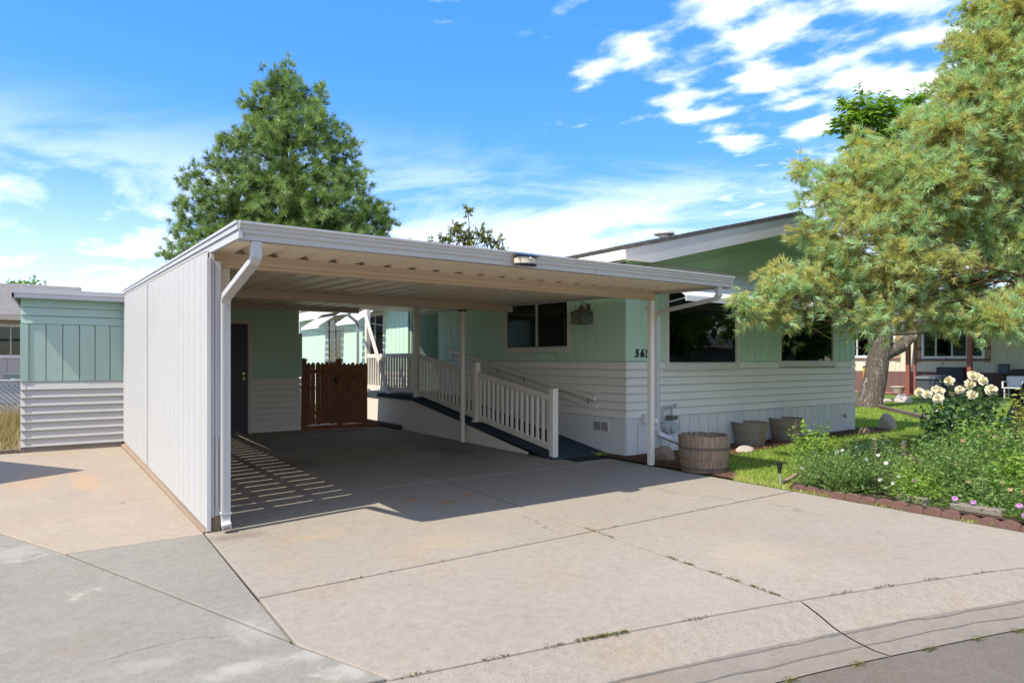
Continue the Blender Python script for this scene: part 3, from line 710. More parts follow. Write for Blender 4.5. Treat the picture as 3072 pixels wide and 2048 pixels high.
def beam(name, y, x0, x1, h=.125):
    zt_ = RZ(y) - .002; m = MB(); zb = zt_ - h
    # box beam: flanges at top and bottom, slightly bowed web
    m.prism([(x0, y - .06, zb), (x0, y + .06, zb), (x0, y + .06, zb + .022), (x0, y + .05, zb + .026), (x0, y + .05, zt_ - .016), (x0, y + .06, zt_ - .012), (x0, y + .06, zt_), (x0, y - .06, zt_), (x0, y - .06, zt_ - .012), (x0, y - .050, zt_ - .016), (x0, y - .056, (zt_ + zb) / 2), (x0, y - .050, zb + .026), (x0, y - .06, zb + .022)], (x1 - x0, 0, 0))
    return m.build(name, m_beam, cp)
beam('beam', 6.25, 1.12, 6.70); beam('beam', 9.90, 1.08, 6.86, .135); beam('beam', 13.20, 1.02, 5.2, .10)
# gutter, a K profile along the front
gp = [(5.12, 2.335), (5.03, 2.335), (5.025, 2.372), (5.008, 2.385), (5.006, 2.405), (4.992, 2.418), (4.990, 2.432), (4.975, 2.446), (4.975, 2.462), (4.990, 2.462), (4.990, 2.452), (5.01, 2.432), (5.035, 2.40), (5.045, 2.345), (5.112, 2.345), (5.112, 2.455), (5.12, 2.455)]
gm = MB(); n = len(gp); x0, x1 = 1.075, 6.775
gm.add([(x0, a, b) for a, b in gp] + [(x1, a, b + .015) for a, b in gp], [((i + 1) % n, i, n + i, n + (i + 1) % n) for i in range(n)])
gut = gm.build('gutter', m_alu, cp)
for x, dz in ((x0, 0), (x1, .015)):
    e = MB(); e.prism([(x, a, b + dz) for a, b in [(5.122, 2.333), (5.028, 2.333), (5.004, 2.39), (4.973, 2.445), (4.973, 2.464), (5.122, 2.464)]], (-.006 if x == x0 else .006, 0, 0)); e.build('end_cap', m_alu, gut)
e = MB(); e.prism([(4.55, a - .001, b + .008) for a, b in [(5.12, 2.332), (5.028, 2.332), (5.004, 2.39), (4.973, 2.445), (4.973, 2.464), (5.12, 2.464)]], (.02, 0, 0)); e.build('joint_band', m_alu, gut)
# side fascias that follow the roof slope
def fascia(xa, xb, w, lo, hi, name, mat):
    m = MB(); ya, yb = 5.0, YR1 + .02
    za = (lambda y: 2.405 + .030 * (y - 6.25)) if xa < 3 else RZ
    m.hexa([(xa, ya, za(ya) + lo), (xa + w, ya, za(ya) + lo), (xb + w, yb, za(yb) + lo), (xb, yb, za(yb) + lo), (xa, ya, za(ya) + hi), (xa + w, ya, za(ya) + hi), (xb + w, yb, za(yb) + hi), (xb, yb, za(yb) + hi)])
    return m.build(name, mat, cp, bev=.003)
fascia(1.062, .945, .03, -.032, .030, 'fascia', m_alu); fascia(1.050, .933, .03, .032, .072, 'fascia', m_alu); fascia(1.040, .925, .04, .074, .098, 'fascia', m_alu)
fascia(6.752, 6.752, .025, -.045, .06, 'fascia', m_alu)
# side wall: narrow ribbed sheets on girts, with a slit behind every lapped edge
XW = lambda y: 1.02 - .0122 * (y - 5.95)
WZ = lambda y: 2.375 + .030 * (y - 6.25)
ang = math.atan2(.0122, 1.0)
pitch = .2985; Y0w = 5.955
def sheet_mesh(w, h0, h1, slot):
    """local: y along the wall, outward -x; the slit is at the far end, hidden by a standing rib on its near side"""
    m = MB(); prof = []; L = w - slot; nr = 7
    prof.append((0, 0))
    for k in range(nr):
        a = L * k / nr
        prof += [(a + .006, 0), (a + .010, -.004), (a + .018, -.004), (a + .022, 0)]
    prof += [(L - .016, 0), (L - .011, -.0085), (L - .002, -.0085), (L, 0)]
    pts = [(x, y) for y, x in prof]
    back = [(.0016 + x, y) for x, y in pts][::-1]
    poly = [(x, y, 0) for x, y in pts + back]; N_ = len(poly); n = len(pts)
    top = [(x, y, h0 + (h1 - h0) * y / w) for x, y, z in poly]
    fs = [(i, (i + 1) % N_, N_ + (i + 1) % N_, N_ + i) for i in range(N_)]
    for i in range(n - 1): fs.append((i + 1, i, N_ - 1 - i, N_ - 2 - i)); fs.append((N_ + i, N_ + i + 1, 2 * N_ - 2 - i, 2 * N_ - 1 - i))
    return m.add([(x, y, z) for x, y, z in poly] + top, fs).mesh('wall_sheet', m_alu)
k = 0; y = Y0w
m_step = None
while y < SY - .25:
    me = sheet_mesh(pitch, WZ(y) - .03, WZ(y + pitch) - .03, .025)
    link('wall_sheet', me, cp, (XW(y), y, .03), (0, 0, ang)); y += pitch
me = sheet_mesh(SY - .03 - y, WZ(y) - .03, WZ(SY) - .03, .0); link('wall_sheet', me, cp, (XW(y), y, .03), (0, 0, ang))
for z in (.05, .915, 1.66, 2.30):
    m = MB(); dz = .03 * (SY - 6.0) if z > 2 else 0
    m.hexa([(XW(6.0) + .004, 6.06, z), (XW(6.0) + .05, 6.06, z), (XW(SY) + .05, SY - .04, z + dz), (XW(SY) + .004, SY - .04, z + dz), (XW(6.0) + .004, 6.06, z + .085), (XW(6.0) + .05, 6.06, z + .085), (XW(SY) + .05, SY - .04, z + .085 + dz), (XW(SY) + .004, SY - .04, z + .085 + dz)])
    m.build('girt', m_oldwood, cp)
m = MB(); m.hexa([(XW(9.94) - .016, 9.93, -.0), (XW(9.94), 9.93, 0), (XW(9.94), 9.955, 0), (XW(9.94) - .016, 9.955, 0), (XW(9.94) - .016, 9.93, 2.47), (XW(9.94), 9.93, 2.47), (XW(9.94), 9.955, 2.47), (XW(9.94) - .016, 9.955, 2.47)]); m.build('seam_trim', m_alu, cp)
m = MB(); m.hexa([(XW(6) - .035, 5.96, -.02), (XW(6) + .055, 5.96, -.02), (XW(13.4) + .055, SY - .04, -.09), (XW(13.4) - .045, SY - .04, -.09), (XW(6) - .035, 5.96, .012), (XW(6) + .055, 5.96, .012), (XW(13.4) + .055, SY - .04, .012), (XW(13.4) - .045, SY - .04, -.035)]); m.build('wall_footing', concrete('footing', (.26, .19, .13), blotch=.35), cp)
# front corner: end trim, studs, post
m_gtrim = paint('greyed_trim', (.52, .50, .50), .5, .08, 3, None, .15, 40, .25, (.3, .27, .24))
piece('end_trim', m_gtrim, cp, (.034, .016, 2.30), (1.012, 5.945, .012)); piece('stud', m_gtrim, cp, (.028, .07, 2.24), (1.05, 5.975, .12)); piece('stud', m_gtrim, cp, (.045, .08, 2.16), (1.082, 5.972, .13)); piece('stud', m_oldwood, cp, (.075, .085, .125), (1.052, 5.985, .0))
piece('end_trim', m_alu, cp, (.02, .02, .6), (1.083, 5.955, .2)); 
def post(x, y, z0, z1, w=.075, mat=None, base=True):
    o = piece('post', mat or m_vinyl, cp, (w, w, z1 - z0), (x - w / 2, y - w / 2, z0), bev=.006)
    b = MB(); b.box(x - w / 2 + .006, x + w / 2 - .006, y - w / 2 + .006, y + w / 2 - .006, -.02 if z0 < .1 else z0 - .02, z0 + .002); b.build('post_foot', m_black, o)
    return o
post(6.675, 6.25, .012, 2.278); post(5.82, 9.90, .012, 2.33, .065); post(1.205, 6.25, .012, 2.278, .085, m_trim)
piece('bracket', plain('rust', (.10, .05, .035), .8), cp, (.13, .09, .03), (5.755, 9.855, 2.312))
# downspouts
def downspout(path, w=.075, h=.06, outlet=None):
    m = MB(); m.rtube(path, w, h, up=(0, -1, 0)); o = m.build('downspout', m_alu, cp, bev=.006)
    return o
sp = downspout([(1.20, 5.065, 2.335), (1.20, 5.065, 2.225), (1.195, 5.10, 2.19), (1.150, 5.85, 1.99), (1.150, 5.892, 1.945), (1.150, 5.892, .12), (1.150, 5.885, .075), (1.150, 5.835, .052)])
for k in range(5): b = MB(); b.box(1.150 - .03 + k * .0125, 1.150 - .025 + k * .0125, 5.857, 5.862, .14, 1.92); b.build('flute', m_alu, sp)
b = MB(); b.box(1.108, 1.192, 5.855, 5.93, .155, .17); b.build('joint_band', m_alu, sp)
o_ = MB(); o_.box(1.125, 1.175, 5.8335, 5.8345, .033, .069); o_.build('spout_mouth', paint('mouth', (.30, .22, .19), .7), sp)
sp = downspout([(6.60, 5.07, 2.352), (6.60, 5.07, 2.25), (6.61, 5.12, 2.205), (6.742, 6.16, 2.115), (6.752, 6.205, 2.06), (6.752, 6.205, .50), (6.775, 6.20, .44), (7.10, 6.02, .285)], .07, .055)
for z in (.62, .48): b = MB(); b.box(6.712, 6.792, 6.168, 6.24, z, z + .014); b.build('joint_band', m_alu, sp)
b = MB(); b.box(6.688, 6.72, 6.166, 6.21, .60, .65); b.build('strap', m_vinyl, sp)
# work light on the gutter
fl = thing('flood_light', 'half round solar flood light with a pale lens fixed to the carport gutter', 'light', (3.60, 4.98, 2.40))
h = MB(); h.prism([(3.50, 4.972, 2.452), (3.69, 4.972, 2.452), (3.725, 4.90, 2.425), (3.46, 4.90, 2.425)], (0, 0, .012)); h.build('solar_panel', plain('solar_cell', (.03, .04, .06), .2, .6), fl)
h = MB(); a = [(3.60 + .125 * math.cos(t), 4.972 - .10 * math.sin(t)) for t in np.linspace(0, math.pi, 13)]
h.prism([(x, y, 2.345) for x, y in a], (0, 0, .012)); h.prism([(x, y, 2.413) for x, y in a], (0, 0, .012)); h.build('housing', m_black, fl)
h = MB(); a = [(3.60 + .118 * math.cos(t), 4.972 - .093 * math.sin(t)) for t in np.linspace(0, math.pi, 13)]; h.prism([(x, y, 2.357) for x, y in a], (0, 0, .056)); h.build('lens', plain('pale_lens', (.62, .52, .38), .2, .5), fl)
h = MB(); h.lathe([(0, .016), (.012, .012), (.016, 0)], 10, (3.60, 4.876, 2.40), 'y'); h.build('sensor', m_alu, fl)

# ================================================================== RAMP
rp = thing('ramp', 'wheelchair ramp with dark carpet and white board skirt beside the home', 'ramp', (6.45, 9.5, 0))
RS0, RS1, RZ1 = 7.42, 12.05, .715
rz = lambda y: max(0.004, min(RZ1, .02 + (y - RS0) * (RZ1 - .02) / (RS1 - RS0)))
d = MB(); ys = [RS0, RS1, 15.2]
for a, b in zip(ys[:-1], ys[1:]):
    d.hexa([(5.92, a, rz(a) - .045 if a > RS0 else -.001), (6.955, a, rz(a) - .045 if a > RS0 else -.001), (6.955, b, rz(b) - .045), (5.92, b, rz(b) - .045), (5.92, a, rz(a)), (6.955, a, rz(a)), (6.955, b, rz(b)), (5.92, b, rz(b))])
d.build('ramp_deck', m_carpet, rp)
d = MB(); d.box(6.0, HX0 + 1.3, REC0 - .0, REC1, RZ1 - .05, RZ1 + .003); d.build('landing_deck', m_carpet, rp)
e = MB()
for a, b in ((RS0 + .02, RS1), (RS1, 15.2)): e.hexa([(5.895, a, max(.0, rz(a) - .085)), (5.919, a, max(.0, rz(a) - .085)), (5.919, b, rz(b) - .085), (5.895, b, rz(b) - .085), (5.895, a, rz(a) + .006), (5.919, a, rz(a) + .006), (5.919, b, rz(b) + .006), (5.895, b, rz(b) + .006)])
e.build('deck_edge', m_carpet, rp)
for k, ya in enumerate(np.arange(8.10, 15.1, .24)):
    yb = min(ya + .236, 15.15); m = MB(); za, zb = rz(ya) - .086, rz(yb) - .086
    if za < .01: za = .012
    m.hexa([(5.93, ya, .002), (5.945, ya, .002), (5.945, yb, .002), (5.93, yb, .002), (5.93, ya, za), (5.945, ya, za), (5.945, yb, zb), (5.93, yb, zb)]); m.build('skirt_board', m_vinyl, rp)
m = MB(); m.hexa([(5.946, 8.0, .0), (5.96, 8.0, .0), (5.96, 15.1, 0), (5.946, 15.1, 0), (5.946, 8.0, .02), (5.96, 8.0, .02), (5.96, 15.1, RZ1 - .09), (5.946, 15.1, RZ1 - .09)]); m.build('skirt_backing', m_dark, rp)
m = MB(); m.box(5.80, 5.926, 12.55, 14.6, .0, .09); m.build('brick_sill', concrete('dark_brick', (.10, .05, .04), blotch=.3), rp, bev=.02)
def railing(label, posts, x, top, bot, nb, group):
    """posts: list of (y, z0, z1, w)"""
    ya, yb = posts[0][0], posts[-1][0]
    t = thing('ramp_railing', label, 'railing', (x, ya, posts[0][1]), group)
    for (y, z0, z1, w) in posts:
        p = piece('post', m_vinyl, t, (w, w, z1 - z0), (x - w / 2, y - w / 2, z0), bev=.005)
        piece('post_base', m_vinyl, p, (w + .04, w + .04, .02), (x - w / 2 - .02, y - w / 2 - .02, z0 + .001), bev=.005)
        if z1 < 2: piece('post_cap', m_vinyl, p, (w + .014, w + .014, .018), (x - w / 2 - .007, y - w / 2 - .007, z1), bev=.006)
    w0, w1 = posts[0][3] / 2, posts[1][3] / 2
    y0, y1 = ya + w0, yb - w1; sl = (top[1] - top[0]) / (yb - ya); sb = (bot[1] - bot[0]) / (yb - ya)
    zt_ = lambda y: top[0] + sl * (y - ya); zb_ = lambda y: bot[0] + sb * (y - ya)
    for f, h, nm in ((zt_, .09, 'top_rail'), (zb_, .09, 'bottom_rail')):
        m = MB(); m.hexa([(x - .022, y0, f(y0) - h), (x + .022, y0, f(y0) - h), (x + .022, y1, f(y1) - h), (x - .022, y1, f(y1) - h), (x - .022, y0, f(y0)), (x + .022, y0, f(y0)), (x + .022, y1, f(y1)), (x - .022, y1, f(y1))]); m.build(nm, m_vinyl, t, bev=.004)
    for k in range(nb):
        y = y0 + (y1 - y0) * (k + .5) / nb; m = MB(); w = .019
        m.hexa([(x - w, y - w, zb_(y - w)), (x + w, y - w, zb_(y - w)), (x + w, y + w, zb_(y + w)), (x - w, y + w, zb_(y + w)), (x - w, y - w, zt_(y - w) - .09), (x + w, y - w, zt_(y - w) - .09), (x + w, y + w, zt_(y + w) - .09), (x - w, y + w, zt_(y + w) - .09)]); m.build('baluster', m_vinyl, t)
    for (yy, ff) in ((y0, zt_), (y0, zb_), (y1, zt_), (y1, zb_)):
        q = MB(); q.box(x - .028, x + .028, min(yy, yy + (.02 if yy == y0 else -.02)), max(yy, yy + (.02 if yy == y0 else -.02)), ff(yy) - .10, ff(yy) + .01); q.build('rail_bracket', m_vinyl, t)
    return t
railing('white vinyl railing on the lower half of the ramp, ending in a newel post', [(7.53, .0, 1.02, .10), (9.69, .375, 1.40, .10)], 5.985, (.93, 1.262), (.20, .515), 15, 'ramp railings')
railing('white vinyl railing on the upper half of the ramp below a tall post', [(9.69 + .052, .39, 1.39, .002), (12.02, .705, 2.84, .11)], 5.985, (1.262, 1.60), (.525, .86), 16, 'ramp railings')
railing('white vinyl railing around the landing behind a leaning brace', [(12.02 + .056, .72, 1.6, .002), (14.6, .715, 2.84, .10)], 5.985, (1.60, 1.60), (.87, .87), 18, 'ramp railings')
br = MB(); br.hexa([(5.90, 13.20, .72), (5.94, 13.20, .72), (5.94, 13.33, .72), (5.90, 13.33, .72), (5.90, 14.68, 2.75), (5.94, 14.68, 2.75), (5.94, 14.81, 2.75), (5.90, 14.81, 2.75)])
tag(br.build('leaning_brace', m_trim, None, bev=.004), 'pale board leaning diagonally across the landing railing', 'board')
ds = MB(); ds.rtube([(5.45, 14.3, 2.62), (5.47, 14.5, 2.50), (5.85, 14.95, 2.38), (5.90, 15.0, 2.30), (5.90, 15.0, .0)], .06, .05, up=(0, -1, 0))
tag(ds.build('rear_downspout', paint('grey_spout', (.36, .38, .36), .5, .05), None), 'bent grey downspout behind the cedar fence', 'downspout')
hr = thing('handrail', 'long wooden handrail fixed along the white siding beside the ramp', 'handrail', (HX0, 9.9, .9))
A, B = Vector((6.90, 7.63, .855)), Vector((6.90, 12.3, 1.66))
m = MB(); m.rtube([A, B], .045, .075); m.build('rail', m_vinyl, hr, bev=.006)
m = MB(); m.rtube([A + Vector((.035, 0, -.13)), B + Vector((.035, 0, -.13))], .02, .10); m.build('backing_board', m_white, hr)
for k in range(6):
    p = A.lerp(B, .04 + k * .185); m = MB(); m.tube([p + Vector((.03, 0, -.12)), p + Vector((.0, 0, -.10)), p + Vector((.0, 0, -.03))], .009, 6); m.build('rail_bracket', m_bronze, hr)
mt = MB(); mt.box(6.06, 6.84, 7.10, 7.56, .0, .010)
mt.v = [(x + .06 * (y - 7.1), y, z) for x, y, z in mt.v]
tag(mt.build('door_mat', m_mat, None, bev=.003), 'black rubber mat at the foot of the ramp', 'mat')

# ================================================================== CEDAR FENCE
fc = thing('cedar_fence', 'dark stained cedar picket fence with a gate between shed and ramp', 'fence', (4.8, 13.52, 0))
xp = 4.10; k = 0; FY = 13.50
def picket(h, w):
    key = ('picket', round(h, 3), round(w, 3)); me = CACHE.get(key)
    if me is None:
        m = MB(); a = [(0, 0, 0), (w, 0, 0), (w, 0, h - .045), (w * .82, 0, h - .018), (w * .64, 0, h), (w * .36, 0, h), (w * .18, 0, h - .018), (0, 0, h - .045)]; m.prism(a, (0, .018, 0)); me = CACHE[key] = m.mesh('picket', m_cedar)
    return me
while xp < 5.46:
    w = .088 if k % 3 else .094; z0 = .115 if 4.22 < xp < 4.85 else .10
    link('picket', picket(1.30 if k % 2 else 1.285, w), fc, (xp, FY - .0 + .004 * (k % 2), z0 + .006 * ((k * 7) % 3))); xp += w + (.005 if k != 2 else .014); k += 1
for z in (.32, 1.18): piece('rail', m_cedar, fc, (1.38, .035, .085), (4.10, FY - .037, z))
for x in (4.12, 4.875):
    p = piece('post', m_cedar, fc, (.09, .09, 1.45), (x, FY + .03, 0)); piece('post_cap', m_cedar, p, (.13, .13, .025), (x - .02, FY + .01, 1.45)); 
    c_ = MB(); c_.add([(x - .01, FY + .02, 1.476), (x + .1, FY + .02, 1.476), (x + .1, FY + .13, 1.476), (x - .01, FY + .13, 1.476), (x + .045, FY + .075, 1.51)], [(0, 1, 4), (1, 2, 4), (2, 3, 4), (3, 0, 4)]); c_.build('cap_top', m_cedar, p)
piece('base_board', m_cedar, fc, (1.75, .05, .09), (4.07, FY - .06, .0))
m = MB(); m.box(4.79, 4.83, FY - .05, FY - .004, .97, 1.10); m.build('latch', m_black, fc)
#@@OBJECTS
# ================================================================== SMALL THINGS BY THE HOUSE
lt = thing('wall_lantern', 'old bronze carriage lantern with crossed wires on the green siding', 'lantern', (6.80, 7.84, 2.03))
LX, LY = 6.80, 7.84
m = MB(); m.tube([(6.95, LY, 2.30), (6.86, LY, 2.36), (6.80, LY, 2.40), (6.80, LY, 2.37)], .009, 8); m.box(6.945, 6.958, LY - .04, LY + .04, 2.2, 2.36); m.build('bracket', m_bronze, lt, True)
m = MB(); m.lathe([(0, .135), (.012, .13), (.014, .115), (.005, .105), (.035, .095), (.05, .075), (.05, .05), (.155, .0), (.16, -.008), (.02, -.006)], 20, (LX, LY, 2.225)); m.build('cap', m_bronze, lt, True)
for s1 in (-1, 1):
    for s2 in (-1, 1): piece('cage_bar', m_bronze, lt, (.012, .012, .185), (LX + s1 * .12 - .006, LY + s2 * .12 - .006, 2.035))
for z in (2.03, 2.208):
    m = MB()
    m.box(LX - .128, LX + .128, LY - .128, LY - .112, z, z + .014); m.box(LX - .128, LX + .128, LY + .112, LY + .128, z, z + .014); m.box(LX - .128, LX - .112, LY - .112, LY + .112, z, z + .014); m.box(LX + .112, LX + .128, LY - .112, LY + .112, z, z + .014); m.build('cage_ring', m_bronze, lt)
for (ax, s) in (('x', -1), ('y', -1), ('y', 1)):
    for f in (-1, 1):
        m = MB()
        if ax == 'x': P_ = [(LX - .124, LY - f * .115, 2.045), (LX - .124, LY + f * .115, 2.21)]
        else: P_ = [(LX - f * .115, LY + s * .124, 2.045), (LX + f * .115, LY + s * .124, 2.21)]
        m.tube(P_, .0035, 5); m.build('cross_wire', m_bronze, lt)
m_lglass = glass('lantern_glass', .75)
m = MB(); m.box(LX - .115, LX - .112, LY - .112, LY + .112, 2.045, 2.205); m.build('pane', m_lglass, lt)
m = MB(); m.box(LX - .112, LX + .112, LY - .116, LY - .113, 2.045, 2.205); m.build('pane', m_lglass, lt)
m = MB(); m.lathe([(0, .10), (.03, .09), (.045, .05), (.03, .01), (.018, 0)], 14, (LX, LY, 2.06)); m.build('bulb', plain('frosted_bulb', (.55, .50, .42), .3), lt, True)

gmtr = thing('gas_meter', 'grey painted gas meter with pipes on the home skirt behind the downspout', 'gas meter', (7.70, 6.90, .3))
m_gm = paint('meter_grey', (.42, .43, .43), .5, .1, 5, None, .2, 40, .3)
def drum(name, r, c, y0, y1, mat, n=24):
    m = MB(); d = y0 - y1; m.lathe([(0, 0), (r * .96, 0), (r, .008), (r, d - .008), (r * .96, d), (0, d)], n, (c[0], y0, c[1]), 'y'); return m
drum('b', .105, (7.70, .42), 6.96, 6.80, m_gm).build('meter_body', m_gm, gmtr, True)
drum('b', .088, (7.76, .42), 6.80, 6.76, m_gm).build('meter_face', m_gm, gmtr, True)
m = MB(); m.box(7.72, 7.80, 6.80, 6.92, .525, .60); m.lathe([(0, .0), (.05, .0), (.055, .03), (.05, .06), (0, .06)], 16, (7.85, 6.86, .535)); m.build('regulator', paint('meter_olive', (.16, .16, .11), .6, .1), gmtr)
m = MB(); m.tube([(7.62, 6.90, .50), (7.62, 6.90, .70), (7.66, 6.90, .74), (7.80, 6.90, .74), (7.83, 6.90, .70), (7.83, 6.90, .58)], .02, 10); m.build('pipe', m_gm, gmtr, True)
m = MB(); m.tube([(7.60, 6.90, .0), (7.60, 6.90, .32), (7.62, 6.90, .36)], .018, 10); m.build('pipe', m_gm, gmtr, True)
m = MB(); m.tube([(7.78, 6.87, .74), (7.88, 6.87, .75)], .012, 6); m.box(7.86, 7.89, 6.85, 6.89, .72, .78); m.build('valve', m_gm, gmtr)
eb = MB(); eb.box(7.27, 7.36, 6.93, 7.012, .50, .64); tag(eb.build('junction_box', m_skirt, None, bev=.008), 'small white painted utility box on the home skirt beside the carport post', 'utility box')

# half whisky barrel
bar = thing('barrel_planter', 'weathered wooden half barrel with rusty hoops at the driveway edge', 'barrel', (6.93, 5.56, .012))
nst = 26; BH = .47
rr = lambda z: .283 + (.325 - .283) * (z / BH) + .012 * math.sin(math.pi * z / BH)
for k in range(nst):
    me_k = k % 3
    key = ('stave', me_k); me = CACHE.get(key)
    if me is None:
        m = MB(); zs = np.linspace(0, BH + (.0, .004, -.005)[me_k], 6); a = math.pi / nst * .975; rings = []
        for z in zs:
            ro = rr(min(z, BH)) + (.0, .0015, -.0015)[me_k]; ri = ro - .026
            rings.append([(ro * math.cos(-a), ro * math.sin(-a), z), (ro, 0, z), (ro * math.cos(a), ro * math.sin(a), z), (ri * math.cos(a), ri * math.sin(a), z), (ri * math.cos(-a), ri * math.sin(-a), z)])
        m.sweep(None, rings); me = CACHE[key] = m.mesh('stave', m_oldwood)
    link('stave', me, bar, (6.93, 5.56, .012), (0, 0, 2 * math.pi * k / nst))
m_hoop = plain('rusty_hoop', (.13, .10, .075), .6, .4); 
for z, h in ((.292, .036), (.155, .034), (.035, .03)):
    m = MB(); m.lathe([(rr(z) - .002, z), (rr(z) + .005, z), (rr(z + h) + .005, z + h), (rr(z + h) - .002, z + h)], 40, (6.93, 5.56, .012)); m.build('hoop', m_hoop if z != .155 else wood('hoop_stain', (.30, .20, .11), (.2, .13, .08)), bar)
m = MB(); m.lathe([(0, .36), (.29, .36)], 26, (6.93, 5.56, .012)); m.build('soil', m_soil, bar)
def tub(x, y, label, r=.285, h=.37):
    t = thing('planter_tub', label, 'planter', (x, y, .02), 'plastic barrel planters')
    m_tub = paint('tub_plastic', (.27, .215, .16), .5, .12, 5, (12, 12, 1), .3, 30, .1)
    m = MB(); pr = []
    for z in np.linspace(0, h, 15):
        q = r * (.80 + .20 * z / h); f = z / h
        pr.append((q + (.008 if any(abs(f - b) < .045 for b in (.12, .30, .68, .86)) else 0), z))
    pr += [(r + .012, h), (r + .012, h + .015), (r - .012, h + .015), (r - .015, h * .75)]
    m.lathe(pr, 32, (x, y, .02)); m.build('tub', m_tub, t, True)
    m = MB(); m.lathe([(0, .0), (r - .012, .0)], 32, (x, y, .02 + h * .78)); m.build('soil', m_soil, t)
tub(9.66, 6.78, 'brown plastic barrel tub nearest the wooden barrel, standing on mulch'); tub(10.76, 6.80, 'grey brown plastic barrel tub half hidden by a young shrub', .285, .38)
def rock(name, label, loc, s, mat, seed, grp=None):
    r = np.random.default_rng(seed); bm = bmesh.new(); bmesh.ops.create_icosphere(bm, subdivisions=3, radius=1)
    d = r.normal(size=(9, 3)); d /= np.linalg.norm(d, axis=1)[:, None]; o_ = .72 + .25 * r.random(9)
    for v in bm.verts:
        p = np.array(v.co); k = min(1.0, min((o_[i] / max(1e-3, p @ d[i])) if p @ d[i] > 0 else 9 for i in range(9)))
        p = p * k * (1 + .03 * math.sin(7 * p[0] + seed) * math.cos(6 * p[1])); v.co = (p[0] * s[0], p[1] * s[1], max(-.1, p[2]) * s[2])
    me = bpy.data.meshes.new(name); bm.to_mesh(me); bm.free(); me.materials.append(mat)
    o = link(name, me, None, loc); return tag(o, label, 'rock', grp)
rock('rock', 'rounded brown rock on dark mulch behind the right carport post', (7.20, 6.50, .03), (.19, .16, .20), m_rock, 3)
rock('rock', 'pale flat rock on mulch between wooden barrel and plastic tub', (8.9, 6.35, .02), (.2, .12, .085), m_rockp, 5)
rock('rock', 'small tan rock on mulch in front of the hose tap', (13.0, 6.55, .02), (.15, .12, .13), m_rock, 8)
rock('rock', 'upright pale boulder at the right front corner of the home', (14.35, 6.75, .02), (.24, .16, .33), m_rockp, 11)
st = thing('solar_stake_light', 'small black solar stake light on the lawn at the driveway edge', 'garden light', (6.80, 4.37, 0))
m = MB(); m.tube([(6.80, 4.37, -.03), (6.79, 4.375, .16)], .011, 8); m.build('stake', plain('steel_stake', (.30, .31, .32), .35, .6), st, True)
m = MB(); m.lathe([(0, -.10), (.018, -.10), (.03, 0), (.016, .0), (.014, .012), (.036, .014), (.036, .024), (0, .026)], 14, (6.787, 4.376, .26)); m.build('lamp_head', m_black, st, True)

# ================================================================== BED EDGING
ed_ = thing('scalloped_edging', 'row of red scalloped concrete edging blocks along the driveway side of the bed', 'edging', (6.72, 2.8, 0))
def scal():
    me = CACHE.get('scal')
    if me is None:
        m = MB(); w = .148; a = [(0, 0, -.04), (0, w, -.04)]; a += [(0, w / 2 + w / 2 * math.cos(t), .040 + .030 * math.sin(t)) for t in np.linspace(0, math.pi, 9)]
        m.prism(a, (.055, 0, 0)); me = CACHE['scal'] = m.mesh('edging_block', m_scal)
    return me
y = 4.18; k = 0
while y > 1.05:
    link('edging_block', scal(), ed_, (6.70 + .012 * math.sin(k * 1.3) + .10 * max(0, (y - 3.95)), y - .15, .0 + .006 * math.sin(k * 2.1)), (0, 0, .05 * math.sin(k * 2.7))); y -= .151; k += 1
bw = thing('block_border', 'low grey concrete block border behind the red edging', 'edging', (6.86, 2.4, 0))
for (y0, y1, x) in ((3.15, 2.86, 6.84), (2.66, 2.24, 6.83), (1.92, 1.60, 6.83), (1.58, 1.26, 6.83)):
    b = MB(); b.hexa([(x, y1, -.02), (x + .14, y1, -.02), (x + .14, y0, -.02), (x, y0, -.02), (x + .012, y1, .125), (x + .13, y1, .13), (x + .13, y0, .12), (x + .01, y0, .115)]); b.build('concrete_block', m_block, bw, bev=.012)
tb = thing('timber_edging', 'long weathered timber lying on the lawn by the leaning tree trunk', 'timber', (19, 8.7, 0))
b = MB(); b.rtube([(20.5, 9.9, .05), (17.0, 7.0, .05)], .14, .12); b.build('timber', m_timber, tb, bev=.01)
b = MB(); b.rtube([(6.95, 4.42, .03), (7.55, 4.62, .03)], .05, .04); tag(b.build('driftwood', m_oldwood, None, bev=.006), 'short broken piece of old wood at the bed corner by the stake light', 'wood')

